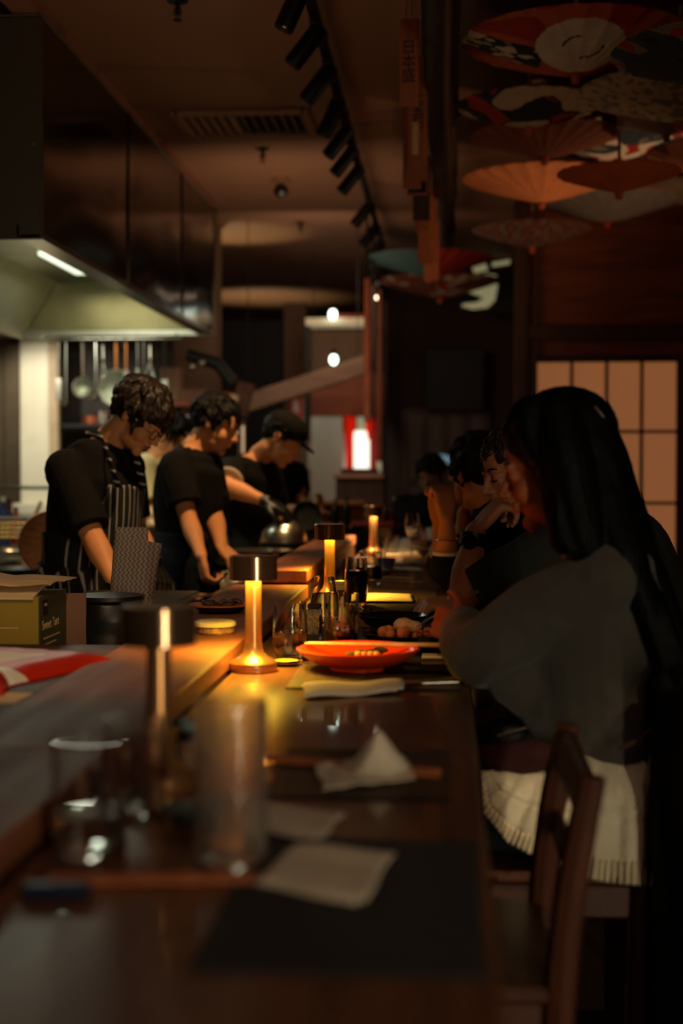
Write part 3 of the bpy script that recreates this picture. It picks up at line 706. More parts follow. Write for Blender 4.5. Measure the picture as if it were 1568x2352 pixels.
blob('lit_shape', [(1064, 650), (1090, 640), (1118, 628), (1140, 632), (1142, 660), (1136, 690), (1120, 706), (1085, 710), (1060, 703), (1062, 698), (1095, 694), (1112, 684), (1080, 672), (1062, 668)], 11.8)
blob('lit_shape', [(1084, 615), (1115, 605), (1120, 620), (1090, 627)], 11.8)
blob('lit_shape', [(1130, 603), (1172, 596), (1170, 606), (1130, 612)], 11.8)
t = solo('blue_reflection', MB().lathe([(0, 0), (.09, 0), (.09, .01), (0, .01)], n=24, sx=1.0, sy=.5, axis=(0, -1, 0)), mat('blue_glow', (120, 150, 160), .4, emit=(96, 128, 140), es=.8), 'small glowing disc imitating a pale blue reflection on the dim far lattice window', 'light', at(1012, 1056, 12.575))  # no screen here: emissive disc painted as a blue reflection
# ================================================================ KITCHEN, LEFT BACK
D = 9.35
col = thing('white_panel', 'tall brightly lit white board standing behind the cooking line', 'panel', (at(90, 1180, D).x, D, at(90, 1178, D).z))
part('board', bxpx(MB(), 46, 772, 116, 1160, D, .05, .01), M_cream, col, world=True)
part('side', bxpx(MB(), 114, 772, 138, 1170, D + .02, .07, .01), mat('tan_paint', (186, 160, 130), .6), col, world=True)
part('foot', bxpx(MB(), 36, 1156, 122, 1180, D - .05, .15, .005), M_cream, col, world=True)
for i, (x0, x1, y0) in enumerate([(-14, 10, 795), (12, 46, 792)]):
    solo('steel_post', down(MB(), x0, y0, x1, D + .1, .06), mat('post_metal', (120, 104, 84), .4, .8), ['dark steel post at the left edge of the photo', 'steel post just left of the white board'][i], 'post', world=True)
struct('wall_panel', bxpx(MB(), 138, 772, 400, 1180, 9.78, .03), mat('dark_mottled_wall', (38, 26, 20), .6, 0, var=.4, scale=5))  # darker brown panel with strong tonal variation
line2 = thing('wall_shelf', 'two dark shelves on the back wall behind the hanging utensils', 'shelf', (at(300, 960, 9.7).x, 9.6, at(300, 985, 9.6).z))
part('board', bxpx(MB(), 140, 975, 470, 983, 9.55, .3), M_blackmetal, line2, world=True)
part('board', bxpx(MB(), 385, 925, 545, 934, 9.8, .3), M_fascia, line2, world=True)
part('bracket', bxpx(MB(), 400, 934, 408, 975, 9.7, .2), M_blackmetal, line2, world=True)
# utensil rail + utensils
rail = thing('utensil_rail', 'steel rail with hooks under the far end of the hood', 'rail', (-2.1, 8.9, 2.10))
part('bar', MB().tube([(-.55, 0, .02), (.42, 0, .02)], .008, 10), M_steel, rail)
for x in (-.5, .38): part('mount', MB().tube([(x, 0, .02), (x, .05, .05)], .008, 8), M_steel, rail)
hooks = [135, 152, 190, 220, 237, 267, 282, 290, 316, 330, 345, 378]
for px in hooks:
    x = at(px, 775, 8.9).x + 2.1
    part('hook', MB().tube([(x, 0, .03), (x, -.012, .02), (x, -.008, -.01), (x, .0, -.022), (x, -.012, -.03)], .0035, 6), M_steel, rail)
def hang(px, name, lab, cat, parts_fn, col=None):
    p = at(px, 775, 8.9)
    t = thing(name, lab, cat, (p.x, 8.888, 2.075), group='utensils hanging from the rail'); parts_fn(t); return t
def f_skim(r, L, hm):
    def g(t):
        part('handle', MB().tube([(0, 0, .02), (0, 0, -.02), (0, 0, -L)], [.006, .009, .006], 10), hm, t)
        part('mesh_bowl', MB().lathe([(0, .05), (r * .6, .035), (r * .92, .012), (r, 0), (r * .96, -.0), (r * .88, .006), (r * .55, .028), (0, .042)], c=(0, 0, -L - r * .97), axis=(0, 1, 0), n=32), mat('fine_mesh', (150, 152, 132), .5, .75, var=.25, scale=200), t)
        part('rim', MB().tube([(r * math.cos(a * PI / 16), 0, -L - r * .97 + r * math.sin(a * PI / 16)) for a in range(32)], .005, 6, closed=True), M_steel, t)
    return g
def f_whisk(t):
    part('handle', MB().limb([((0, 0, -.005), .009), ((0, 0, -.08), .011), ((0, 0, -.1), .008)]), M_steel, t)
    m = MB()
    for k in range(5):
        a = PI * k / 5; c, s_ = math.cos(a), math.sin(a)
        m.tube([(0, 0, -.1), (c * .02, s_ * .02, -.16), (c * .034, s_ * .034, -.22), (c * .02, s_ * .02, -.265), (0, 0, -.275), (-c * .02, -s_ * .02, -.265), (-c * .034, -s_ * .034, -.22), (-c * .02, -s_ * .02, -.16), (0, 0, -.1)], .0015, 6)
    part('wires', m, M_steel, t)
def f_ladle(L, r, hm):
    def g(t):
        part('handle', MB().tube([(0, 0, .02), (0, 0, -L * .5), (0, .0, -L)], [.006, .005, .004], 8), hm, t)
        part('bowl', MB().lathe([(0, -r * .75), (r * .6, -r * .55), (r * .95, -.1 * r), (r, 0), (r * .94, 0), (r * .56, -r * .48), (0, -r * .66)], c=(0, -r * .8, -L + .005), n=24), M_steel, t)
    return g
def f_spat(L, hm, w=.035):
    def g(t):
        part('handle', MB().tube([(0, 0, .02), (0, 0, -L * .6)], [.007, .005], 8), hm, t)
        part('blade', MB().box((0, 0, -L * .6 - L * .2), (w, .004, L * .42), bev=.001), M_steel if hm is not M_lightwood else hm, t)
    return g
hm_w = wood('handle_wood', (190, 110, 50), (210, 130, 66), .5, (8, 8, 1), 6)
hang(190, 'skimmer', 'oval steel mesh skimmer hanging on the left of the rail', 'skimmer', f_skim(.062, .2, M_steel)).scale = (1, 1, 1.0)
hang(267, 'skimmer', 'large round mesh strainer with orange wooden handle', 'strainer', f_skim(.115, .155, hm_w))
hang(237, 'whisk', 'balloon whisk hanging left of the round strainer', 'whisk', f_whisk)
hang(152, 'ladle', 'long handled steel ladle hanging at the left end of the rail', 'ladle', f_ladle(.36, .03, M_steel))
hang(220, 'ladle', 'steel ladle with shiny bowl hanging beside the oval skimmer', 'ladle', f_ladle(.32, .04, M_steel))
hang(135, 'kitchen_spatula', 'pale slotted spatula hanging nearest the white board', 'spatula', f_spat(.34, M_steel))
hang(290, 'kitchen_spatula', 'wooden spatula hanging right of the round strainer', 'spatula', f_spat(.26, hm_w))
hang(316, 'kitchen_spatula', 'narrow bright steel spatula right of the wooden one', 'spatula', f_spat(.24, M_steel, .02))
hang(330, 'ladle', 'steel ladle with dark straight handle above the first chef', 'ladle', f_ladle(.30, .035, M_steel))
hang(345, 'whisk', 'thin wire whisk hanging right of the ladles', 'whisk', f_whisk)
hang(378, 'kitchen_spatula', 'long dark handled turner at the right end of the rail', 'spatula', f_spat(.36, M_blackmetal, .04))
# generic vessels
def bottle(loc, h, r, bm, cm, lab, cat='bottle', name='bottle', group=None, lm=None):
    t = thing(name, lab, cat, loc, group=group)
    part('body', MB().lathe([(0, 0), (r * .95, 0), (r, .006), (r, h * .6), (r * .85, h * .68), (r * .4, h * .78), (r * .36, h * .9), (0, h * .9)], n=24), bm, t)
    part('cap', MB().lathe([(0, h * .9), (r * .42, h * .9), (r * .4, h), (0, h)], n=20), cm, t)
    if lm: part('label', MB().lathe([(r * 1.01, h * .15), (r * 1.015, h * .16), (r * 1.015, h * .48), (r * 1.01, h * .5)], n=24), lm, t)
    return t
def bowl(loc, r, h, m_, lab, name='mixing_bowl', cat='bowl', foot=.45, th=.004, group=None):
    t = thing(name, lab, cat, loc, group=group)
    part('bowl', MB().lathe([(0, 0), (r * foot, 0), (r * foot * 1.02, h * .06), (r * .78, h * .42), (r * .95, h * .8), (r, h), (r - th, h), (r * .93 - th, h * .8), (r * .75 - th, h * .45), (r * foot * .8, h * .12 + th), (0, h * .1 + th)], n=48), m_, t, smooth=50)
    return t
M_yel = mat('yellow_label', (226, 170, 40), .5); M_redp = mat('red_plastic', (170, 30, 16), .4); M_white = mat('white_plastic', (220, 214, 200), .4); M_brn = mat('brown_bottle', (90, 44, 20), .2)
zl = .89
def onl(px, D): return (at(px, 1200, D).x, D, zl)
# left on the cooking line (y 5.3 - 6)
bowl((at(45, 1300, 5.55).x, 5.55, .93), .125, .085, M_steel, 'wide shiny steel bowl on the cooking line behind the green box').location.z = .89 + .0
t = thing('wire_basket', 'square wire fry basket standing behind the steel bowl', 'basket', (at(38, 1250, 5.95).x, 5.95, .89))
m = MB()
for i in range(9):
    for s in (-1, 1):
        m.tube([(-.1 + .025 * i, s * .09, .1), (-.1 + .025 * i, s * .09, .2)], .0015, 4); m.tube([(s * .1, -.09 + .0225 * i, .1), (s * .1, -.09 + .0225 * i, .2)], .0015, 4)
for z in (.12, .14, .16, .18):
    m.tube([(-.1, -.09, z), (.1, -.09, z), (.1, .09, z), (-.1, .09, z)], .0015, 4, closed=True)
part('mesh', m, mat('basket_wire', (170, 140, 96), .4, .8), t)
part('rim', MB().tube([(-.1, -.09, .2), (.1, -.09, .2), (.1, .09, .2), (-.1, .09, .2)], .004, 6, closed=True), M_steel, t)
m = MB()
for sx in (-1, 1):
    for sy in (-1, 1): m.tube([(sx * .1, sy * .09, .2), (sx * .1, sy * .09, 0)], .003, 6)
part('stand', m, M_steel, t)
bottle((at(8, 1230, 7.4).x, 7.4, .89), .26, .033, mat('blue_label', (40, 60, 120), .4), M_white, 'squeeze bottle with white nozzle and yellow label at the left edge', name='squeeze_bottle', lm=M_yel)
bottle((at(20, 1230, 7.8).x, 7.8, .89), .24, .028, M_brn, M_brn, 'small brown bottle right of the squeeze bottle')
bottle((at(37, 1230, 7.6).x, 7.6, .89), .20, .03, M_redp, M_brn, 'short dark red bottle behind the wire basket')
t = thing('rolling_pin', 'pale wooden pestle leaning in a small pot behind the basket', 'pestle', (at(62, 1210, 7.0).x, 7.0, .89))
part('pot', MB().lathe([(0, 0), (.045, 0), (.05, .01), (.05, .12), (.045, .12), (.045, .012), (0, .012)], n=24), M_steel, t)
part('stick', MB().limb([((-.02, 0, .03), .012), ((.03, 0, .14), .011), ((.07, 0, .24), .009)]), M_lightwood, t)
t = thing('pan_lid', 'large round brown woven lid standing on edge behind the first chef', 'lid', (at(118, 1280, 5.35).x, 5.35, .89))
Rr = .125
part('disc', MB().lathe([(0, .0), (Rr * .97, .0), (Rr, .006), (Rr * .97, .012), (0, .03)], c=(0, 0, Rr + .0), axis=(.25, -1, .06), n=48), wood('lid_wood', (110, 76, 50), (150, 104, 70), .6, (3, 3, 9), 8), t)
part('knob', MB().ell((.01, -.04, Rr), .016), hm_w, t)
solo('dish_cloth', vox(MB().ell((0, 0, .03), (.04, .03, .03)).ell((.03, 0, .02), (.03, .03, .02)), .004, 2, lambda c: .006 * noise.noise(c * 40)), mat('brown_cloth', (120, 74, 48), .9), 'crumpled brown cloth beside the standing lid', 'cloth', (at(118, 1258, 5.2).x - .02, 5.2, .89))
t = thing('frying_pan', 'black pan with handle on the near end of the cooking line', 'pan', (at(20, 1320, 5.2).x, 5.25, .89))
part('pan', MB().lathe([(0, 0), (.1, 0), (.13, .035), (.126, .035), (.098, .005), (0, .005)], n=36), M_blackmetal, t)
part('handle', MB().tube([(.12, -.03, .03), (.2, -.06, .045), (.3, -.09, .05)], [(.008, .012), (.009, .013), (.01, .014)], 8), M_black, t)
# clutter further back on the line and shelves
rows = [(210, 9.0, .06, .05), (236, 8.9, .05, .08), (262, 9.1, .06, .04), (410, 9.0, .05, .06)]
cols = [mat('copper', (170, 90, 60), .35, .7), M_steel, M_blackmetal, mat('tan_pot', (150, 110, 80), .6)]
nmz = ['copper coloured pot', 'small steel pot', 'low black pot', 'tan ceramic pot']
for i, (px, D, r, h) in enumerate(rows):
    t = thing('stock_pot', nmz[i] + ' on the high rack behind the utensils', 'pot', (at(px, 1000, 9.5).x, 9.5, at(140, 975, 9.55).z + .003))
    part('body', MB().lathe([(0, 0), (r, 0), (r, h), (r - .003, h), (r - .003, .003), (0, .003)], n=28), cols[i], t)
    part('handle', MB().tube([(r, 0, h * .8), (r + .03, 0, h * .85), (r + .05, 0, h * .8)], .005, 8), M_steel, t)
t = thing('food_tub', 'white and red plastic tub on the rack at the left', 'tub', (at(160, 1000, 8.75).x, 8.75, 1.195))
part('tub', MB().box((0, 0, .05), (.16, .12, .1), bev=.01), M_white, t); part('lid', MB().box((0, 0, .11), (.17, .13, .016), bev=.004), M_redp, t)
for i, (px, w_, h_, c) in enumerate([(395, .14, .24, (120, 84, 60)), (445, .2, .09, (110, 70, 48)), (500, .2, .07, (120, 40, 24)), (530, .1, .05, (190, 170, 140))]):
    solo('storage_box', MB().box((0, 0, h_ / 2), (w_, .16, h_), bev=.006), mat('box%d' % i, c, .6), ['tall orange brown carton on the back shelf', 'low brown carton right of the tall one', 'dark red flat carton on the back shelf', 'small pale box at the right end of the back shelf'][i], 'carton', (at(px, 900, 9.8).x, 9.8, at(500, 925, 9.8).z + .002), group='cartons on the back shelf')
t = thing('exhaust_fan', 'dark angled extractor arm with shiny fittings right of the hood', 'extractor arm', (at(480, 850, 9.4).x, 9.4, at(480, 880, 9.4).z))
part('arm', MB().tube([at(430, 815, 9.4), at(500, 835, 9.4), at(535, 880, 9.4)], [.04, .045, .05], 16), M_blackmetal, t, world=True)
part('fitting', MB().ell(at(441, 842, 9.35), (.026, .026, .02)).ell(at(464, 833, 9.3), (.026, .02, .016)), M_steel, t, world=True)
part('hanger', MB().tube([at(500, 830, 9.4), V((at(500, 830, 9.4).x, 9.4, CZ - .002))], .003, 6), M_blackmetal, t, world=True)
# metal dispenser glinting behind chefs
bottle((at(552, 1000, 8.6).x, 8.6, 0.0), .1, .03, M_steel, M_steel, 'x').name = 'drop'
for o in list(bpy.data.objects):
    if o.name.startswith('drop'):
        for c in list(o.children): bpy.data.objects.remove(c)
        bpy.data.objects.remove(o)
t = thing('tap_tower', 'bright chrome tap tower glinting between the second and third chef', 'tap', (at(556, 1000, 9.0).x, 9.0, 0))
z1 = at(552, 975, 9.0).z
part('column', MB().tube([(0, 0, 0), (0, 0, z1)], .03, 16), M_steel, t); part('spout', MB().limb([((0, 0, z1), .03), ((-.02, -.05, z1 + .02), .02), ((-.02, -.09, z1 - .06), .016)]), M_steel, t)
# ================================================================ PASS ITEMS (steel dome, pots) beyond the ledge
t = thing('wok_lid', 'shiny domed steel lid in front of the third chef, behind the black pot', 'lid', (-.725, 6.25, .93))
r = .108
t.location.z = .88
part('dome', MB().lathe([(r, 0.0), (r * .98, .01), (r * .9, .045), (r * .68, .078), (r * .35, .096), (0, .1), (0, .097), (r * .34, .093), (r * .66, .075), (r * .88, .042), (r * .96, .0)], c=(0, 0, .095), n=48), M_steel, t, smooth=60)
part('knob', MB().lathe([(.008, .194), (.008, .203), (.016, .207), (.016, .214), (0, .216)], n=20), M_black, t)
part('pan', MB().lathe([(0, 0), (r * 1.02, 0), (r * 1.06, .096), (r * 1.0, .096), (0, .09)], n=40), M_blackmetal, t)
st = thing('pass_station', 'black cooking station beyond the third chef', 'cooking station', (-.79, 7.27, 0))
part('body', MB().box((0, 0, .43), (.38, .54, .86), bev=.01), M_blackmetal, st); part('worktop', MB().box((0, 0, .87), (.4, .58, .02), bev=.004), M_black, st)
t = thing('black_pot', 'wide black pot with steel rim beside the higher ledge', 'pot', (at(610, 1262, 6.15).x + .03, 6.15, .88))
r = .15
part('body', MB().lathe([(0, 0), (r * .97, 0), (r, .01), (r, .075), (r - .004, .075), (r - .004, .012), (0, .012)], n=48), M_blackmetal, t)
part('rim', MB().lathe([(r - .004, .073), (r + .003, .073), (r + .003, .078), (r - .004, .078)], n=48), M_steel, t)
part('handle', MB().tube([(r, 0, .06), (r + .03, .02, .06), (r + .03, -.02, .06), (r, -.01, .06)], .004, 8), M_steel, t)
t.location = V((at(600, 1262, 6.15).x, 5.93, .88)); t.location.x = -.80
t = thing('steel_tray', 'narrow steel tray in front of the black pot', 'tray', (-.745, 5.35, .882))
part('tray', MB().box((0, 0, .008), (.12, .3, .014), bev=.004), M_steel, t); part('tongs', MB().tube([(-.02, -.1, .02), (.0, .02, .028), (-.02, .12, .02)], (.006, .002), 6), M_steel, t)
t = thing('ticket_strip', 'narrow dark upright strip standing in front of the black pot', 'strip', (at(632, 1290, 5.2).x, 5.15, .88))
part('strip', MB().box((.0, 0, .06), (.022, .004, .12), R=Matrix.Rotation(.2, 3, 'Y')), mat('brown_strip', (96, 70, 56), .5), t); part('base', MB().box((-.012, 0, .004), (.05, .04, .008)), M_black, t)
# far counter end clutter
t = thing('black_tray', 'black lacquer box with a red rim at the far end of the bar', 'box', (at(790, 1225, 7.6).x, 7.55, CT))
t.location.x = -.40
part('box', MB().box((0, 0, .05), (.22, .3, .1), bev=.006), M_blackgloss, t); part('red_rim', MB().box((0, 0, .105), (.225, .305, .014), bev=.004), mat('red_lacquer', (170, 36, 16), .35), t)
t = thing('wooden_crate', 'open orange lit wooden crate of bottles at the back of the bar', 'crate', (at(792, 1180, 8.6).x, 8.6, .9))
shelfz = .9
cr = at(792, 1185, 8.6)
t.location = (cr.x, 8.6, .96)
Wc = 100 * 8.6 / F; Hc = 50 * 8.6 / F
M_crate = wood('crate_wood', (190, 110, 60), (214, 134, 76), .5, (1, 6, 6), 4)
part('back', MB().box((0, .1, Hc / 2), (Wc, .015, Hc)), M_crate, t)
part('rim', MB().box((0, 0, Hc), (Wc, .2, .02), bev=.003), M_crate, t)
for s in (-1, 1): part('side', MB().box((s * Wc / 2, 0, Hc / 2), (.015, .2, Hc)), M_crate, t)
part('floor', MB().box((0, 0, .008), (Wc, .2, .016)), M_crate, t)
sb = thing('side_cabinet', 'dark cabinet closing the far end of the bar', 'cabinet', (-.45, 8.75, 0))
part('body', MB().box((-.12, .05, .47), (.56, 1.0, .94), bev=.01), M_darkwood, sb); part('top', MB().box((-.12, .05, .95), (.60, 1.05, .02), bev=.004), M_darkwood, sb)
for i, (px, h, bm) in enumerate([(770, .16, M_black), (796, .17, M_black), (884, .15, M_brn), (893, .1, M_glass), (905, .17, M_brn)]):
    bottle((at(px, 1190, 8.35).x, 8.35, .96), h, .022, bm, M_black if i < 3 else M_white, ['black sauce bottle left in front of the crate', 'black sauce bottle right in front of the crate', 'brown bottle right of the crate', 'small clear bottle with pale cap', 'slim brown bottle farthest right on the cabinet'][i], group='bottles at the end of the bar')
# ================================================================ TABLE LAMPS
M_lampin = mat('lamp_emitter', (255, 190, 80), .4, 0, var=0, emit=(1, .6, .14), es=30)
M_lampoff = mat('lamp_emitter_off', (220, 200, 160), .4, 0, var=0)
M_post = mat('bronze_post', (200, 144, 94), .3, .82, var=.05, scale=60, stretch=(1, 1, .05))
def lamp(px, D, lab, power=0, col=(1, .60, .05)):
    p = (at(px, 1500, D).x, D, CT)
    t = thing('table_lamp', lab, 'table lamp', p, group='cordless bronze table lamps')
    part('base', MB().lathe([(0, 0), (.045, 0), (.047, .002), (.047, .017), (.044, .021), (.030, .028), (.021, .037), (.0175, .048), (.0165, .06), (0, .06)], n=64), M_post, t, smooth=30)
    part('post', MB().lathe([(.0168, .055), (.0158, .09), (.0153, .14), (.0153, .208), (0, .208)], n=48), M_post, t)
    part('lamp_shade', MB().lathe([(0, .229), (.045, .229), (.047, .227), (.047, .181), (.0455, .181), (.0455, .215), (0, .215)], n=72), M_bronze, t, smooth=30)
    part('light_ring', MB().lathe([(.018, .2145), (.042, .2145), (.042, .212), (.018, .212)], n=48), M_lampin if power else M_lampoff, t)
    part('switch', MB().box((.012, -.0462, .009), (.008, .003, .004), bev=.001), M_black, t)
    if power:
        for k in range(4):
            a = PI / 4 + k * PI / 2
            l = bpy.data.lights.new('lamp_led', 'SPOT'); l.energy = power; l.color = col; l.spot_size = math.radians(165); l.spot_blend = .5; l.shadow_soft_size = .009
            o = bpy.data.objects.new('lamp_led', l); COL.objects.link(o); o.parent = t; o.location = (.031 * math.cos(a), .031 * math.sin(a), .205)
            o.rotation_euler = (V((0, 0, 0)) + V((math.cos(a) * .0, math.sin(a) * .0, -1))).to_track_quat('-Z', 'Y').to_euler()
    return t
lamp(364, 1.75, 'unlit bronze table lamp nearest the camera at the front left', 0)
lamp(582, 2.78, 'glowing bronze table lamp beside the red plate, its post bright yellow', 5.2)
lamp(757, 4.37, 'lit bronze table lamp behind the wide water glass', 4.4)
lamp(857, 6.5, 'farthest lit table lamp, small and pale yellow', 4.0, (1, .70, .26))
# ================================================================ GLASSES
def glass(px, D, r, h, lab, prof=None, liq=0, lm=None, gm=None, name='drinking_glass', cat='glass', th=.0022, group=None, y=None, rb=None, ribs=0):
    rb = rb or r * .88
    prof = prof or [(rb, 0), (rb + (r - rb) * .3, h * .3), (rb + (r - rb) * .7, h * .7), (r, h)]
    t = thing(name, lab, cat, (at(px, 1500, D).x, D, CT + .0006), group=group)
    bt = .007
    outer = [(0, 0), (prof[0][0] * .96, 0)] + [(a, b if b > 0 else .003) for a, b in prof]
    inner = [(a - th, max(b, bt)) for a, b in prof[::-1]]
    inner = [q for q in inner if q[1] > bt] + [(prof[0][0] - th * 1.5, bt + .001), (0, bt)]
    part('glass_body', MB().lathe(outer + inner, n=56), gm or M_glass, t, smooth=50)
    if liq:
        def rat(z):
            q = prof
            for i in range(len(q) - 1):
                if q[i][1] <= z <= q[i + 1][1]: return q[i][0] + (q[i + 1][0] - q[i][0]) * (z - q[i][1]) / (q[i + 1][1] - q[i][1])
            return q[-1][0]
        zs = [bt + .0012 + (liq - bt) * k / 8 for k in range(9)]
        part('liquid', MB().lathe([(0, zs[0])] + [(rat(z) - th - .0004, z) for z in zs] + [(0, zs[-1])], n=48), lm or M_water, t, smooth=60)
    return t
g = glass(530, 1.42, .038, .165, 'tall empty tumbler standing nearest the camera', rb=.0365, gm=M_glasst)
glass(205, 1.45, .040, .12, 'short wide glass with a little water at the front left', rb=.038, liq=.04)
g = glass(312, 1.62, .036, .11, 'glass with red print behind the short front glass', rb=.034, gm=M_glasst)
part('red_print', MB().lathe([(.0365, .04), (.0367, .041), (.0367, .085), (.0365, .086)], n=40), mat('red_print', (120, 40, 30), .6, 0, var=.6, scale=120, alpha=.35), g)
tumbl = [(.026, 0), (.032, .012), (.0375, .035), (.036, .07), (.0335, .1), (.034, .122)]
glass(666, 2.93, .037, .125, 'rounded water glass right beside the glowing lamp', prof=tumbl, liq=.058)
g = glass(783, 2.98, .037, .137, 'tall straight glass holding dark iced drink by the plate', rb=.034, liq=.056, lm=M_cola)
part('straw', MB().tube([(.0, .02, .02), (.004, -.02, .13)], .003, 10), M_paper, g)
M_ice = mat('ice', (240, 245, 248), .05, 0, var=0, trans=1, ior=1.31, bump=.3, bscale=60)
for q, (x, y_, z) in enumerate([(.008, 0, .066), (-.012, .008, .068), (.006, -.014, .05)]): part('ice_cube', MB().box((x, y_, z), (.018, .018, .016), rz=q, bev=.003), M_ice, g)
glass(744, 3.72, .036, .115, 'wide water glass catching the amber lamp light', prof=[(.0335, 0), (.0375, .03), (.035, .06), (.029, .1), (.026, .116)], liq=.07)
g = glass(700, 3.42, .03, .06, 'low round amber glass in front of the wide water glass', prof=[(.022, 0), (.028, .01), (.03, .03), (.028, .05)], liq=.035, lm=M_amber)
glass(818, 4.15, .034, .14, 'dark drink glass right of the yellow can', prof=[(.028, 0), (.034, .04), (.034, .09), (.03, .14)], liq=.1, lm=mat('cola_black', (18, 10, 8), .05), group=None)
glass(806, 4.75, .03, .10, 'clear cut glass just behind the dark drink', liq=.03)
glass(852, 5.05, .04, .105, 'straight sided glass standing in front of the farthest lamp', rb=.04, liq=.05, lm=mat('cola_black', (18, 10, 8), .05))
glass(872, 6.2, .035, .1, 'small clear glass by the farthest lamp')
glass(900, 6.6, .03, .09, 'small glass beside the stemmed glass')
# wine flute
t = thing('champagne_flute', 'tall stemmed flute glass standing empty past the napkins', 'wine glass', (at(946, 1200, 5.9).x, 5.9, CT))
part('bowl', MB().lathe([(0, .10), (.012, .102), (.026, .13), (.03, .17), (.026, .215), (.0245, .215), (.028, .17), (.024, .132), (0, .106)], n=40), M_glass, t, smooth=60)
part('stem', MB().lathe([(.004, .008), (.0035, .05), (.006, .1)], n=16), M_glass, t); part('foot', MB().lathe([(0, 0), (.032, 0), (.032, .002), (.006, .009), (0, .01)], n=40), M_glass, t, smooth=60)
# yellow can-shaped caddy, patterned jar
M_ycer = mat('yellow_ceramic', (240, 220, 150), .4); M_pat = mat('floral_print', (90, 60, 40), .6, 0, var=.8, scale=120)
t = thing('spice_jar', 'small ceramic jar with lid lit bright yellow by the lamp', 'jar', (at(783, 1350, 4.2).x, 4.2, CT))
part('body', MB().lathe([(0, 0), (.019, 0), (.02, .003), (.02, .05), (.017, .056), (0, .056)], n=12), M_ycer, t, smooth=20)
part('lid', MB().lathe([(0, .056), (.020, .056), (.021, .06), (.018, .067), (0, .069)], n=24), M_ycer, t)
part('printed_label', MB().box((0, -.0202, .026), (.02, .002, .03)), M_pat, t)
t = thing('spice_jar', 'square patterned jar between the water glass and the tall drink', 'jar', (at(722, 1450, 3.15).x, 3.15, CT))
part('body', MB().box((0, 0, .045), (.034, .034, .09), bev=.005), M_glass, t); part('floral_label', MB().box((-.003, -.0178, .06), (.026, .001, .055)), mat('floral_grey', (120, 104, 88), .6, 0, var=.75, scale=160), t); part('lid', MB().box((0, 0, .094), (.03, .03, .01), bev=.002), M_blackmetal, t)
# round tin on ledge
t = thing('ashtray_tin', 'round white pot with bright yellow lit lid on the ledge', 'tin', (at(494, 1475, 3.02).x, 3.02, LZ))
t.location = (at(494, 1475, 3.05).x, 3.05, LZ)
part('body', MB().lathe([(0, 0), (.038, 0), (.041, .004), (.041, .017), (0, .017)], n=40), mat('dotted_side', (150, 110, 80), .5, 0, var=.8, scale=70), t)
part('lid', MB().lathe([(0, .017), (.045, .017), (.046, .02), (.045, .025), (.04, .028), (0, .028)], n=44), M_ycer, t)
# black dish with food on the ledge
M_fooddark = mat('dark_food', (70, 44, 26), .5, 0, var=.6, scale=60)
t = thing('food_dish', 'black dish of dark greens on the ledge behind the lit pot', 'dish', (at(505, 1420, 3.5).x, 3.5, LZ))
part('dish', MB().lathe([(0, 0), (.05, 0), (.075, .018), (.072, .02), (.05, .006), (0, .005)], n=40), M_blackgloss, t)
part('rim', MB().lathe([(.0735, .018), (.0765, .018), (.0765, .021), (.0735, .021)], n=44), mat('orange_rim', (176, 90, 40), .4), t)
m = MB()
for i in range(26):
    a, rr = random.uniform(0, 6.28), .05 * random.random() ** .5; m.ell((rr * math.cos(a), rr * math.sin(a), .018 + random.random() * .012), (random.uniform(.008, .016), random.uniform(.006, .012), .006), n=8, m=6)
part('food', vox(m, .003, 1), M_fooddark, t)
# ================================================================ PLATES, FOOD, MATS
def slabmat(px0, px1, y_near, y_far, m_, lab, name='bamboo_placemat', cat='placemat', z=CT, ribs=True, x0=None, x1=None, group='bamboo placemats on the bar'):
    a = atz(px0, y_near, z); b = atz(px0, y_far, z); x0 = a.x; x1 = atz(px1, y_near, z).x
    t = thing(name, lab, cat, ((x0 + x1) / 2, (a.y + b.y) / 2, z), group=group); W = x1 - x0; D = b.y - a.y
    m = MB()
    if ribs:
        n = int(W / .0055)
        for i in range(n): m.box((-W / 2 + (i + .5) * W / n, 0, .0013), (W / n * .82, D, .0022))
        part('slats', m, m_, t, smooth=None)
        part('binding', MB().box((0, -D / 2 + .003, .0015), (W, .006, .0032)), M_black, t); part('binding', MB().box((0, D / 2 - .003, .0015), (W, .006, .0032)), M_black, t)
    else:
        part('mat_sheet', m.box((0, 0, .0012), (W, D, .0024), bev=.0008), m_, t)
    return t
M_bam = mat('dark_bamboo', (74, 56, 38), .55, 0, var=.25, scale=30, stretch=(3, .3, 1)); M_mat = mat('charcoal_mat', (44, 42, 40), .8, 0, var=.15, scale=80)
slabmat(430, 1118, 2235, 1925, M_mat, 'plain charcoal placemat nearest the camera', name='placemat', ribs=False, group='plain placemats')
slabmat(600, 1035, 1835, 1722, M_bam, 'bamboo placemat under the crumpled napkin')
slabmat(655, 1060, 1583, 1525, M_bam, 'bamboo placemat under the red plate')
slabmat(822, 1000, 1408, 1352, M_bam, 'bamboo placemat under the amber lit menu card')
slabmat(640, 1045, 1514, 1440, M_mat, 'plain dark placemat under the tall drink and black bowl', name='placemat', ribs=False, group='plain placemats')
slabmat(900, 1015, 1300, 1283, M_bam, 'far bamboo placemat with a folded napkin')
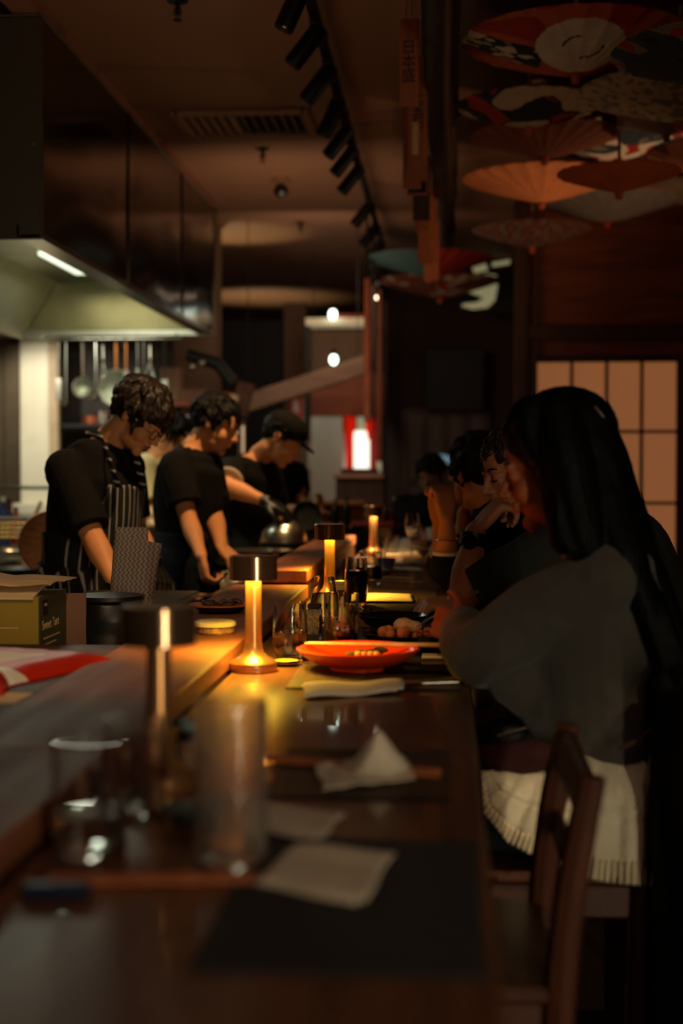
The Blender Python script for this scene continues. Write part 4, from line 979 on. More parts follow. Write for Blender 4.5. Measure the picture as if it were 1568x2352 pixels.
# red plate
PR = .122
pp = V((at(822, 1540, 2.80).x, 2.80, CT + .003))
t = thing('red_plate', 'shallow orange red plate raised on a foot beside the lamp', 'plate', pp)
M_red = mat('red_glaze', (224, 62, 14), .22, 0, var=.06, scale=6)
part('plate', MB().lathe([(0, .004), (.05, .004), (.052, 0), (.056, 0), (.056, .006), (.09, .016), (.115, .031), (PR, .041), (PR - .004, .043), (.112, .035), (.085, .02), (.05, .011), (0, .010)], n=80), M_red, t, smooth=60)
M_green = mat('herb_green', (58, 66, 26), .6, 0, var=.4, scale=60); M_peach = mat('peach_food', (214, 140, 80), .45, 0, var=.3, scale=40)
t2 = thing('leftover_food', 'small heap of green leaf and pale morsels on the red plate', 'food', pp + V((.015, .035, .019)))
m = MB()
for i in range(10): m.ell((random.uniform(-.03, .03), random.uniform(-.02, .02), .006 + random.random() * .008), (.015, .009, .005), n=8, m=6)
part('leaves', vox(m, .002, 1), M_green, t2)
for i in range(4): part('morsel', MB().ell((-.015 + .012 * i, -.018, .008), (.008, .007, .007)), M_peach, t2)
def stick(a, b, r, m_, lab, name='chopstick', cat='chopstick', group=None, r2=None):
    a, b = V(a), V(b)
    return solo(name, MB().tube([a, a + (b - a) * .5, b], [r, (r + (r2 or r)) / 2, r2 or r], 10), m_, lab, cat, world=True, group=group)
a, b = at(712, 1496, 2.95), at(1030, 1499, 2.87)
stick((a.x, 2.84, CT + .0475), (b.x, 2.82, CT + .0475), .0028, M_lightwood, 'pale chopstick resting across the back of the red plate', r2=.0038, group='chopsticks on the red plate')
stick((a.x + .005, 2.852, CT + .0475), (b.x, 2.845, CT + .0475), .0028, M_lightwood, 'second pale chopstick behind the first on the red plate', r2=.0038, group='chopsticks on the red plate')
# bowls of the woman and the man
t = bowl((at(940, 1480, 3.1).x, 3.08, CT + .0035), .105, .042, M_blackgloss, 'wide black bowl of fried food in front of the woman', name='black_bowl', foot=.35)
m = MB()
random.seed(3)
for i in range(22): 
    a_, rr = random.uniform(0, 6.28), .055 * random.random() ** .5; m.ell((rr * math.cos(a_) * 1.2, rr * math.sin(a_), .026 + random.random() * .016), (random.uniform(.008, .015),) * 3, n=8, m=6)
M_fried = mat('fried_rice', (206, 112, 56), .5, 0, var=.35, scale=70, bump=.3, bscale=120)
t2 = thing('fried_food', 'heap of orange fried pieces with a pale dumpling in the black bowl', 'food', t.location + V((0, 0, .006)))
part('rice', vox(m, .0025, 1, lambda c: .001 * noise.noise(c * 400)), M_fried, t2)
part('dumpling', vox(MB().ell((-.01, .005, .048), (.026, .022, .018)).ell((.01, 0, .046), (.02, .018, .014)), .003, 1, lambda c: .002 * noise.noise(c * 120)), mat('pale_dumpling', (214, 160, 110), .45, 0, var=.2, scale=50), t2)
t = bowl((at(902, 1420, 3.5).x, 3.5, CT), .088, .04, M_blackgloss, 'black bowl of brown stew behind the bowl of fried food', name='black_bowl', foot=.4)
part('stew', MB().lathe([(0, .02), (.064, .0225), (.064, .025), (0, .029)], n=36), mat('stew', (110, 60, 34), .3, 0, var=.5, scale=50, bump=.5, bscale=60), t)
t = bowl((at(1000, 1412, 3.55).x, 3.62, CT), .05, .03, M_blackgloss, 'small dark side bowl next to the stew bowl', name='side_bowl', foot=.4)
t = bowl((at(655, 1535, 2.86).x, 2.86, CT), .032, .012, M_blackgloss, 'tiny sauce dish with yellow sauce beside the lamp base', name='sauce_dish', foot=.6, th=.002)
part('sauce', MB().lathe([(0, .004), (.027, .006), (.027, .0105), (0, .0105)], n=30), mat('yellow_sauce', (230, 190, 70), .25, 0, var=.2, scale=80), t)
t = thing('bowl_handle', 'thin curved steel spoon lying left of the black bowl', 'spoon', (at(842, 1480, 3.0).x, 3.0, CT + .004))
part('handle', MB().limb([((-.03, 0, .006), .0016), ((-.01, 0, .0025), .0016), ((.016, 0, .003), .0018)]), M_steel, t); part('bowl', MB().ell((-.04, 0, .006), (.014, .009, .003)), M_steel, t)
# ================================================================ NAPKINS
def napkin(corners, z, lab, hfn, name='paper_napkin', th=.0016, layers=1, n=18, m_=None, group='paper napkins on the bar'):
    """corners: four points near-left, near-right, far-right, far-left (x, y)"""
    A, B, C, D_ = [V((p.x, p.y, 0)) for p in corners]
    off = min(p.y for p in corners)
    def f(u, v):
        p = (A * (1 - u) + B * u) * (1 - v) + (D_ * (1 - u) + C * u) * v
        return (p.x + .002 * math.sin(v * 7), p.y + .002 * math.sin(u * 8), z + hfn(u, v))
    if layers == 1:
        return solo(name, MB().quadgrid(f, n, n), m_ or M_napkin, lab, 'napkin', world=True, smooth=180, solid=th, group=group)
    ctr = (A + B + C + D_) / 4
    t = thing(name, lab, 'napkin', (ctr.x, ctr.y, z), group=group)
    part('top_layer', MB().quadgrid(lambda u, v: V(f(u, v)) + V((0, 0, .003)), n, n), m_ or M_napkin, t, world=True, smooth=180, solid=th)
    part('lower_layer', MB().quadgrid(lambda u, v: V(f(u * .96, v * .95)) * 1.0 + V((-.004, -.004, 0)), n, n), m_ or M_napkin, t, world=True, smooth=180, solid=th)
    return t
def Z(*l): return [atz(x, y, CT) for x, y in l]
napkin(Z((592, 2040), (838, 2092), (905, 1978), (680, 1968)), CT + .0045, 'flat folded napkin nearest the camera on the charcoal mat', lambda u, v: .004 * math.sin(u * 3 + 1) * v + .002 * abs(math.sin(v * 5)) + .001, layers=2)
napkin(Z((560, 1905), (745, 1950), (790, 1880), (600, 1853)), CT + .002, 'folded napkin behind the tall front tumbler with a curled corner', lambda u, v: .003 + .01 * max(0, u - .7) ** 1 * (1 - v) + .003 * math.sin(v * 4 + u), layers=2)
def crump(u, v):
    r = math.hypot(u - .68, v - .55); return .002 + .05 * max(0, 1 - r * 2.6) ** 1.2 + .006 * abs(noise.noise(V((u * 4, v * 4, 1)))) + .01 * max(0, .25 - abs(u - v * .5 - .4))
napkin(Z((742, 1826), (952, 1800), (925, 1752), (722, 1768)), CT + .004, 'crumpled napkin peaked like a tent on the bamboo mat', crump, n=36)
napkin(Z((702, 1608), (926, 1594), (924, 1572), (700, 1580)), CT + .0042, 'rolled long napkin in front of the red plate', lambda u, v: .007 * math.sin(min(1, v * 1.02) * PI) ** .5 + .002 * math.sin(u * 9), layers=2)
napkin(Z((882, 1276), (998, 1273), (990, 1262), (890, 1262)), CT + .003, 'bright folded napkin base far along the bar', lambda u, v: .004 * math.sin(v * PI))
def peak(u, v): return .002 + .038 * max(0, 1 - math.hypot((u - .6) * 1.7, (v - .5) * 1.2) * 1.5) + .02 * max(0, 1 - math.hypot(u - .08, v - .5) * 4) + .004 * noise.noise(V((u * 6, v * 6, 4)))
napkin(Z((888, 1266), (985, 1266), (975, 1250), (893, 1250)), CT + .0085, 'bright crumpled napkin heaped on the far folded one', peak, n=30, group='far crumpled napkins')
napkin(Z((866, 1300), (925, 1298), (925, 1284), (880, 1284)), CT + .002, 'creased pale napkin left of the far placemat', lambda u, v: .01 * max(0, 1 - math.hypot(u - .2, v - .5) * 2) + .002)
napkin(Z((850, 1314), (975, 1312), (965, 1304), (852, 1304)), CT + .001, 'thin long napkin beyond the folded chopsticks', lambda u, v: .003 + .002 * math.sin(u * 5))
# menu card lit by the lamp
napkin(Z((822, 1388), (948, 1388), (946, 1370), (822, 1368)), CT + .006, 'flat cream card lit amber yellow on the bamboo mat', lambda u, v: .002 * math.sin(u * PI) + .001, name='menu_card', m_=M_paper, group='menu card')
# chopsticks, cutlery
def onc(px, py, dz=.004): p = atz(px, py, CT); return (p.x, p.y, CT + dz)
stick(onc(112, 2030, .005), onc(598, 2022, .005), .0042, M_lightwood, 'thick wooden chopstick lying in front of the glasses', r2=.0036, group='chopsticks nearest the camera').data.materials[0] = M_plaque
stick(onc(120, 2040, .005), onc(600, 2034, .005), .0042, M_plaque, 'wooden chopstick lying nearest the camera beside its twin', r2=.0036, group='chopsticks nearest the camera')
stick(onc(618, 1748, .006), onc(1012, 1783, .006), .003, M_plaque, 'chopstick lying under the tent shaped napkin', r2=.0035, group='chopsticks under the napkin')
stick(onc(618, 1756, .006), onc(1008, 1792, .006), .003, M_plaque, 'second chopstick lying under the tent shaped napkin', r2=.0035, group='chopsticks under the napkin')
stick(onc(842, 1327), onc(952, 1332), .003, M_paper, 'paper wrapped chopsticks lying across the bar', group='far chopsticks')
stick(onc(845, 1334), onc(972, 1340), .0028, M_paper, 'bare pale chopstick in front of the wrapped ones', group='far chopsticks')
stick(onc(870, 1322, .003), onc(893, 1319, .003), .004, M_darkwood, 'little dark chopstick rest by the wrapped chopsticks', name='chopstick_rest', cat='chopstick rest')
stick(onc(820, 1394, .008), onc(836, 1408, .008), .002, M_lightwood, 'short wooden chopstick tip by the menu card', group='tips by the menu card')
solo('chopstick_rest', MB().limb([((-.008, 0, .005), .005), ((0, 0, .004), .004), ((.008, 0, .005), .005)]), M_blackgloss, 'glossy black chopstick rest in front of the menu card', 'chopstick rest', (onc(845, 1408)[0], onc(845, 1408)[1], CT + .0035))
t = thing('table_knife', 'steel knife with rounded handle lying right of the rolled napkin', 'knife', (0, 0, 0)); a = V(onc(905, 1578, .005)); b = V(onc(1050, 1574, .006)); t.location = ((a + b) / 2)
t.location.z = CT + .003
a -= t.location; b -= t.location
part('blade', MB().tube([a, a * .3 + b * .7 - (b - a) * .3], [(.006, .0012), (.009, .0014)], 8), M_steel, t); part('handle', MB().limb([(a * .55 + b * .45, .003), (b, .0052)]), M_steel, t)
t = solo('phone', MB().box((0, 0, .004), (.14, .07, .008), bev=.003), M_blackgloss, 'black phone lying face up right of the red plate', 'phone', (atz(1010, 1535).x + .0, atz(1010, 1546).y, CT + .003))
t.location.x = -.048
solo('folded_napkin', MB().box((0, 0, .003), (.05, .05, .006), bev=.002), M_napkin, 'small folded napkin on the mat between the woman and the red plate', 'napkin', (-.03, 2.98, CT + .003))
solo('lighter', MB().box((0, 0, .007), (.065, .02, .014), rz=.1, bev=.004), mat('navy_plastic', (24, 34, 60), .35), 'dark blue lighter in front of the wooden chopsticks', 'lighter', (atz(132, 2060).x, atz(132, 2062).y, CT))
t = bowl((at(352, 1950, 1.56).x, 1.50, CT), .034, .018, mat('teal_glaze', (96, 116, 112), .35), 'small teal dish right of the short front glass', name='small_dish', foot=.6)
t.location = (atz(372, 1940).x + .012, 1.58, CT)
t = thing('sauce_bottle', 'small brown sauce bottle with teal cap behind the tall tumbler', 'bottle', (at(412, 1840, 1.78).x + .012, 1.80, CT))
part('body', MB().lathe([(0, 0), (.017, 0), (.018, .003), (.018, .06), (.015, .066), (0, .066)], n=28), M_black, t); part('cap', MB().lathe([(0, .066), (.0165, .066), (.0165, .078), (0, .079)], n=24), mat('teal_glaze', (96, 116, 112), .35), t); part('label', MB().lathe([(.0182, .015), (.0184, .016), (.0184, .05), (.0182, .051)], n=28), mat('brown_label', (110, 80, 60), .6, 0, var=.6, scale=60), t)
# purple cup, far crockery
bowl((at(892, 1245, 5.55).x, 5.55, CT), .028, .05, mat('purple_cup', (120, 104, 150), .3), 'small purple cup beside the farthest lamp', name='tea_cup', cat='cup', foot=.6)
bowl((at(968, 1215, 7.0).x, 7.0, CT), .06, .05, mat('tan_bowl', (150, 110, 84), .5), 'tan bowl at the far end of the bar', foot=.5)
bowl((at(985, 1235, 6.3).x, 6.3, CT), .055, .04, mat('rust_bowl', (140, 70, 44), .4), 'rust coloured bowl before the clasped hands', foot=.5)
bowl((at(920, 1235, 7.2).x, 7.2, CT), .04, .05, M_glass, 'clear glass bowl at the far end of the bar', foot=.5)
bowl((at(1000, 1205, 7.4).x, 7.45, CT), .05, .09, M_white, 'white bowl in front of the far diner', foot=.5)
# ================================================================ PREP COUNTER THINGS (left)
PZ = .88
# green carton
cn = V((at(88, 1440, 3.05).x, 3.05, PZ)); top = at(88, 1372, 3.05).z; Hh = top - PZ
t = thing('green_carton', 'olive green cardboard carton with printed side and crumpled paper on top', 'carton', cn)
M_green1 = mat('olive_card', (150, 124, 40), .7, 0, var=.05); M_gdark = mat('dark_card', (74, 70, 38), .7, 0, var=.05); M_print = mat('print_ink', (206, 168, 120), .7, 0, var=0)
W1, D1 = .36, .22
part('carton_body', MB().box((-W1 / 2, .11, Hh / 2), (W1, D1, Hh)), M_green1, t)
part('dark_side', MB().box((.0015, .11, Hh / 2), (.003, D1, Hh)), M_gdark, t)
part('flap', MB().box((.02, D1 + .0, Hh / 2 - .005), (.06, .006, Hh - .01)), mat('brown_flap', (120, 84, 64), .8), t)
part('flap', MB().box((-.12, .05, Hh + .012), (.22, .12, .004), R=Matrix.Rotation(.25, 3, 'X')), M_paper, t)
part('badge', MB().box((.0035, .045, Hh - .026), (.001, .036, .034)), M_black, t)
R90 = PI / 2
part('badge_mark', MB().box((.0045, .045, Hh - .02), (.0008, .016, .006)), M_print, t)
text_part('lettering', 'Sweet Tart', .03, M_print, t, (.0035, .085, Hh - .066), rot=(PI / 2, 0, PI / 2))
m = MB()
for i, L in enumerate((.13, .1, .09, .07)): m.box((.0035, .03 + L / 2, Hh - .095 - i * .014), (.0008, L, .004))
part('printed_lines', m, M_print, t, smooth=None)
m = MB()
for i, (x, L) in enumerate(((-.09, .09), (-.12, .05), (-.12, .05), (-.12, .04))): m.box((x, -.0006, Hh - .068 - i * .014), (L, .0008, .0028))
m.tube([(-.12, -.001, .02), (-.055, -.001, .03), (-.055, -.001, .006)], .001, 5)
part('printed_lines', m, M_print, t, smooth=None)
# crumpled kraft paper over the box
cp = V((-1.06, 3.2, top + .012))
def fp(u, v): return (cp.x - .22 + .40 * u, cp.y - .14 + .26 * v, top + .022 + .045 * max(0, .8 - u) * (1 - .4 * v) + .018 * abs(noise.noise(V((u * 2.5, v * 2.5, 2)))))
solo('kraft_paper', MB().quadgrid(fp, 24, 18), mat('kraft', (206, 168, 118), .8, 0, var=.06), 'creased kraft paper sheet spread over the green carton', 'paper', world=True, smooth=25, solid=.001)
# red and white snack packs
def pack(c, w_, d_, h_, rz, ms, lab, letters=None):
    t = thing('snack_packet', lab, 'packet', c, rotz=rz)
    def f(u, v): e = min(u, 1 - u, v, 1 - v); return ((u - .5) * w_, (v - .5) * d_, .002 + h_ * min(1, e * 7) ** .6 + .002 * noise.noise(V((u * 6, v * 6, 0))))
    m = MB().quadgrid(f, 30, 20, mfn=lambda u, v: (1 if (.22 < v < .72 and .18 < u < .7) else (2 if v <= .2 else 0)))
    part('wrapper', m, ms, t, smooth=40); part('underside', MB().box((0, 0, .0015), (w_, d_, .003)), ms[0], t)
    if letters: text_part('lettering', letters, .045, mat('pack_ink', (120, 24, 10), .6), t, (-.03, 0, h_ + .004), rot=(0, 0, 0))
    return t
M_pr = mat('pack_red', (196, 40, 14), .35, 0, var=.05); M_pc = mat('pack_cream', (226, 190, 140), .4); M_pw = mat('pack_white', (236, 236, 224), .35)
pack(V((-.815, 2.52, .934)), .29, .34, .022, -.35, [M_pr, M_pc, M_pw], 'red and white snack packet lying against the ledge at the left')
solo('crate_lid', MB().box((0, 0, .027), (.34, .80, .054), bev=.004), M_darkwood, 'low dark box under the snack packets', 'box', (-.84, 2.50, .88))
pack(V((-.765, 2.25, .935)), .10, .09, .03, .2, [mat('pack_deep_red', (190, 16, 10), .4), M_pr, M_pr], 'bright red packet at the left edge on the ledge side')
solo('paper_slip', MB().box((0, 0, .001), (.06, .1, .002)), M_paper, 'pale paper slip between the red packet and the ledge', 'paper', (-.70, 2.20, .9345))
# black pouch/jar
c = V((at(250, 1440, 3.35).x, 3.35, PZ))
t = thing('black_bucket', 'bulging black bucket with a lid beside the green carton', 'bucket', c)
r = .088; hb = at(250, 1378, 3.35).z - PZ
part('body', vox(MB().lathe([(0, 0), (r * .88, 0), (r, .03), (r * 1.02, hb * .6), (r * .9, hb), (0, hb)], n=40), .005, 3, lambda q: .004 * noise.noise(q * 18)), M_black, t, smooth=60)
part('lid', MB().lathe([(0, hb), (r * .96, hb), (r * .98, hb + .003), (r * .96, hb + .012), (0, hb + .014)], n=44), M_black, t)
part('latch', MB().ell((-.08, -.03, hb - .01), (.008, .006, .003)), M_steel, t)
# wavy patterned paper sheet
M_wav = None
def wavmat():
    m = mat('wavy_print', (128, 112, 98), .8, 0, var=0); nt = m.node_tree; N = nt.nodes; L = nt.links; b = N['Principled BSDF']
    tc = [n for n in N if n.type == 'TEX_COORD'][0]; sp = N.new('ShaderNodeSeparateXYZ'); L.new(tc.outputs['Object'], sp.inputs[0])
    def mth(op, a, b_): 
        n = N.new('ShaderNodeMath'); n.operation = op
        for i, q in enumerate((a, b_)):
            if q is None: continue
            if isinstance(q, (int, float)): n.inputs[i].default_value = q
            else: L.new(q, n.inputs[i])
        return n.outputs[0]
    s = mth('MULTIPLY', mth('SINE', mth('MULTIPLY', sp.outputs[2], 2 * PI / .0145), None), .0030)
    x = mth('ADD', mth('ADD', sp.outputs[0], s), mth('MULTIPLY', sp.outputs[2], -.12))
    f = mth('LESS_THAN', mth('FRACT', mth('DIVIDE', x, .0118), None), .38)
    mx = N.new('ShaderNodeMix'); mx.data_type = 'RGBA'; L.new(f, mx.inputs[0]); mx.inputs[6].default_value = (*lin((140, 124, 112)), 1); mx.inputs[7].default_value = (*lin((98, 84, 74)), 1); L.new(mx.outputs[2], b.inputs['Base Color']); return m
M_wav = wavmat()
D = 3.55
q = [at(250, 1372, D), at(262, 1213, D), at(336, 1215, D), at(338, 1234, D), at(370, 1249, D), at(333, 1372, D)]
t = thing('patterned_paper', 'upright folded paper with a fine wavy stripe print behind the black bucket', 'paper', (q[0].x + .04, D, PZ))
bl, tl, tr, br = V((q[0].x - .008, D, PZ)), q[1], q[4], V((q[5].x, D, PZ))
def fw(u, v):
    l = bl.lerp(tl, v); r_ = V((br.x, D, PZ)).lerp(tr, v)
    p = l.lerp(r_, u); return (p.x, D + .02 * (u - .5) ** 2 * 2, p.z - (.008 * (1 - abs(u - .5) * 2) if v > .99 else 0))
part('front_sheet', MB().quadgrid(fw, 14, 24), M_wav, t, world=True, smooth=180, solid=.001)
a2 = at(336, 1214, D); 
part('rear_sheet', MB().quadgrid(lambda u, v: (tl.x + .002 + (a2.x - tl.x) * u, D + .014, PZ + (tl.z + .002 - PZ) * v), 8, 8), M_wav, t, world=True, smooth=180, solid=.001)
# slabs
def slab(px0, px1, yn, yf, z, lab, m_=M_slab):
    a = atz(px0, yn, z + .02); b = atz(px1, yn, z + .02); y1 = atz(px0, yf, z + .02).y; t = thing('serving_slab', lab, 'stone slab', ((a.x + b.x) / 2, (a.y + y1) / 2, z))
    W, D_ = b.x - a.x, y1 - a.y
    part('plate', MB().box((0, 0, .011), (W, D_, .018), bev=.003), m_, t); part('rim', MB().box((0, -D_ / 2 - .002, .012), (W + .004, .006, .022), bev=.002), M_blackgloss, t); return t
def slab2(x0, x1, y0, y1, z, lab, m_=M_slab, n='serving_slab'):
    t = thing(n, lab, 'stone slab', ((x0 + x1) / 2, (y0 + y1) / 2, z)); W, D_ = x1 - x0, y1 - y0
    part('plate', MB().box((0, 0, .011), (W, D_, .02), bev=.003), m_, t); part('rim', MB().box((0, -D_ / 2 - .002, .01), (W + .004, .006, .02), bev=.002), M_blackgloss, t); return t
slab2(-1.10, -.76, 3.92, 4.30, .905, 'pitted glinting black stone slab in front of the first chef')
slab2(-.98, -.75, 3.86, 4.34, .882, 'glossy black slab under the pitted one', M_blackgloss)
slab2(-.955, -.685, 4.38, 4.49, .882, 'flat black tray right behind the pitted slab', M_blackgloss)
t = thing('plastic_bag', 'crumpled clear plastic bag beside the second chef\'s hand', 'bag', (at(520, 1325, 4.7).x, 4.7, .88))
t.location = (-.725, 4.75, .88)
part('bag', vox(MB().ell((0, 0, .03), (.045, .04, .03)).ell((.02, .02, .05), (.03, .03, .02)), .005, 1, lambda c: .01 * noise.noise(c * 35)), mat('film', (190, 170, 150), .2, 0, trans=.6), t)
part('knot', MB().limb([((0, 0, .05), .008), ((-.02, 0, .075), .004)]), mat('film', (190, 170, 150), .2), t)
# ================================================================ CHAIRS, BAGS
def chair(x, y, rz, lab, seat_z=.62):
    """origin below seat centre; back at +x"""
    t = thing('bar_chair', lab, 'chair', (x, y, 0), rotz=rz, group='wooden bar chairs')
    S = .38
    part('seat', MB().box((-.02, 0, seat_z), (.38, S + .02, .022), bev=.008), M_chair, t)
    for sy in (-1, 1):
        part('seat_rail', MB().box((-.02, sy * (S / 2 - .015), seat_z - .04), (.34, .022, .058), bev=.004), M_chair, t)
        part('back_post', MB().limb([((.16, sy * (S / 2 - .005), 0.01), (.018, .02)), ((.158, sy * (S / 2 - .005), .4), (.02, .022)), ((.165, sy * (S / 2 - .005), seat_z), (.022, .026)), ((.180, sy * (S / 2 - .005), seat_z + .15), (.021, .024)), ((.205, sy * (S / 2 - .005), seat_z + .285), (.018, .02))], n=8, r0=False, r1=False, ref=V((0, 1, 0))), M_chair, t)
        part('front_leg', MB().box((-.18, sy * (S / 2 - .02), (seat_z - .01) / 2), (.036, .036, seat_z - .01), bev=.004), M_chair, t)
        part('foot_rail', MB().box((-.01, sy * (S / 2 - .015), .22), (.34, .018, .03), bev=.003), M_chair, t)
    part('seat_rail', MB().box((-.18, 0, seat_z - .04), (.022, S - .04, .055), bev=.004), M_chair, t)
    part('seat_rail', MB().box((.155, 0, seat_z - .04), (.022, S - .04, .055), bev=.004), M_chair, t)
    part('foot_rail', MB().box((-.18, 0, .16), (.022, S - .04, .03), bev=.003), M_chair, t)
    part('top_rail', MB().box((.200, 0, seat_z + .25), (.022, S - .03, .06), R=Matrix.Rotation(.25, 3, 'Y'), bev=.006), M_chair, t)
    part('slat', MB().box((.186, 0, seat_z + .14), (.014, S - .03, .035), R=Matrix.Rotation(.2, 3, 'Y'), bev=.004), M_chair, t)
    return t
chair(-.02, 2.02, .0, 'empty wooden chair pulled up nearest the camera, back post in front of the skirt')
chair(.17, 2.62, 0, 'wooden chair the woman in grey sits on', .60)
chair(.30, 3.75, 0, 'wooden chair under the man with the watch', .60)
chair(.33, 4.75, 0, 'wooden chair under the diner with clasped hands', .60)
# paper shopping bag beside the woman's knees
q = at(1120, 1620, 2.75)
t = thing('shopping_bag', 'kraft paper shopping bag with a black diamond emblem on the woman\'s lap', 'shopping bag', (at(1122, 1640, 2.78).x, 2.80, .775))
zt = at(1122, 1582, 2.76).z - .775
part('bag', MB().box((0, .03, zt / 2), (.062, .06, zt), bev=.002), mat('kraft_bag', (170, 106, 62), .8), t)
part('side_fold', MB().box((.028, -.001, zt / 2), (.008, .002, zt)), mat('kraft_light', (190, 124, 74), .8), t)
part('rope_handle', MB().limb([((-.032, -.004, zt), .003), ((-.028, -.008, zt - .03), .003), ((-.02, -.006, zt - .06), .003), ((-.024, -.004, zt - .075), .003)]), mat('jute', (196, 150, 104), .9), t)
def Ry(a): return Matrix.Rotation(a, 3, 'Y')
em = part('emblem', MB().box((-.004, -.001, zt - .037), (.019, .002, .021), R=Ry(.6)), M_black, t)
m = MB()
for i in range(7):
    a = i * 1.1; m.tube([(-.004 + .005 * math.cos(a), -.0025, zt - .037 + .005 * math.sin(a)), (-.004 + .004 * math.cos(a + .6), -.0025, zt - .037 + .004 * math.sin(a + .6)), (-.004 + .0015 * math.cos(a + 1.4), -.0025, zt - .037 + .0015 * math.sin(a + 1.4))], .0005, 5)
m.box((-.004, -.0022, zt - .037 - .0088), (.001, .0004, .001))
part('scroll_mark', m, mat('grey_mark', (60, 56, 52), .6), em)
t = thing('leather_handbag', 'glossy black leather handbag with a zip on the woman\'s lap', 'handbag', (at(1165, 1690, 2.62).x, 2.64, .738))
part('body', vox(MB().limb([((-.055, 0, .035), .036), ((0, 0, .06), .046), ((.055, 0, .06), .05)]).ell((0, 0, .03), (.09, .05, .035)), .005, 3, lambda c: .004 * noise.noise(c * 25)), mat('black_leather', (10, 10, 10), .3), t)
part('zip', MB().tube([(-.02, -.047, .075), (.02, -.051, .088), (.05, -.05, .095)], .0022, 6), M_steel, t)
solo('red_scarf', vox(MB().limb([((-.07, 0, .022), .022), ((0, 0, .03), .028), ((.09, 0, .026), .026)]), .005, 2, lambda c: .008 * noise.noise(c * 30)), mat('dark_red_wool', (52, 9, 7), .9, bump=.3), 'folded dark red scarf under the black handbag', 'scarf', (at(1180, 1730, 2.5).x, 2.47, .77), smooth=80)
# dark coat hanging over the right edge
m = MB(); x0 = at(1500, 1900, 2.5).x
def fc(u, v): return (.33 + .12 * u + .012 * math.sin(v * 5 + u * 6), 2.28 + .5 * u + .02 * math.sin(u * 14), .96 - .90 * v)
cb = MB().limb([((.40, 2.42, .95), (.05, .2)), ((.40, 2.42, .7), (.055, .21)), ((.40, 2.42, .4), (.06, .2)), ((.405, 2.42, .1), (.065, .2))], n=20, r0=False, r1=False)
mcoat = vox(cb, .01, 3, lambda c: .012 * math.sin(math.atan2(c.y - 2.42, c.x - .38) * 9 + c.z * 2) )
solo('long_coat', mcoat, mat('black_wool', (11, 10, 10), .95, spec=.1), 'long black coat hanging over the back of the woman\'s chair', 'coat', world=True, smooth=80)
# ================================================================ PEOPLE
def orth(f, u):
    f = V(f).normalized(); u = V(u); u = (u - f * u.dot(f)).normalized(); return f, u, f.cross(u)
def headshape(mb, c, f, u, s=1.0, neck=None, eyes=True):
    f, u, r = orth(f, u); c = V(c)
    def L(x, y, z): return c + (r * x + f * y + u * z) * s
    ax = (r, f, u)
    def E(p, q, n=16): mb.ell(L(*p), tuple(k * s for k in q), ax, n=n, m=12)
    E((0, -.015, .035), (.074, .095, .082), 24); E((0, .026, .030), (.062, .064, .062), 20)
    E((0, .034, -.028), (.058, .058, .064)); E((0, .028, -.068), (.049, .056, .042)); E((0, .074, -.096), (.021, .018, .018))
    for k in (-1, 1):
        E((k * .034, .058, -.034), (.024, .026, .028)); E((k * .030, .077, -.002), (.015, .0135, .010)); E((k * .028, .080, .017), (.022, .012, .008))
        mb.ell(L(k * .076, -.004, -.008), (.007 * s, .017 * s, .029 * s), ax, n=12, m=8); mb.ell(L(k * .082, -.012, .004), (.005 * s, .013 * s, .016 * s), ax, n=10, m=8)
        E((k * .0105, .099, -.034), (.009, .010, .008), 10)
    mb.limb([(L(0, .086, .008), .009 * s), (L(0, .100, -.014), .0085 * s), (L(0, .111, -.030), .0105 * s)], sub=3, n=10)
    E((0, .092, -.054), (.021, .010, .005), 12); E((0, .090, -.066), (.018, .011, .006), 12)
    if neck is not None: mb.limb([(L(0, -.02, -.045), .052 * s), (L(0, -.028, -.085), .050 * s), (V(neck), .058 * s)], sub=4, n=18)
    return L, ax
def hand(mb, wr, d, n, side, curl=.5, s=1.0, spread=.06, thumb=.5, fat=1.0):
    """wr wrist point, d finger direction, n palm normal, side=+1/-1 puts the thumb on +/- (d x n)"""
    d = V(d).normalized(); n = V(n); n = (n - d * n.dot(d)).normalized(); t = d.cross(n) * side; wr = V(wr)
    P = lambda a, b, c: wr + (d * a + t * b + n * c) * s
    for b in (-.026, -.010, .008, .024): mb.limb([(P(.0, b * .6, 0), .014 * s * fat), (P(.045, b * .95, -.002), .0145 * s * fat), (P(.085, b, -.003), .0115 * s * fat)], sub=2, n=10)
    mb.limb([(P(.015, .026, .008), .014 * s), (P(.04, .03, .008), .013 * s)], sub=2, n=10)
    ln = [(.030, .020, .016), (.038, .025, .020), (.042, .028, .021), (.038, .024, .019)]
    for i, b in enumerate((-.028, -.0095, .009, .0275)):
        p = P(.084, b, -.002); a = spread * (b / .028); dirn = (d * math.cos(a) + t * math.sin(a)); ang = 0; st = [(p, .0095 * s * fat)]
        for j, l in enumerate(ln[i]):
            ang += curl * (1.15, 1.25, .8)[j] * (1 + .08 * (i - 1.5))
            q = dirn * math.cos(ang) + n * math.sin(ang); p = p + q * l * s; st.append((p, (.0088, .0080, .0068)[j] * s * fat))
        mb.limb(st, sub=3, n=10)
    p = P(.022, .03, .008); ang = thumb
    q1 = (d * .62 + t * .72 + n * .35 * ang).normalized(); q2 = (d * .85 + t * (.45 - .5 * ang) + n * .7 * ang).normalized(); q3 = (d * .9 + t * (.2 - .7 * ang) + n * .9 * ang).normalized()
    a1 = p + q1 * .036 * s; a2 = a1 + q2 * .030 * s; a3 = a2 + q3 * .024 * s
    mb.limb([(p, .0125 * s * fat), (a1, .0110 * s * fat), (a2, .0100 * s * fat), (a3, .0085 * s * fat)], sub=3, n=10)
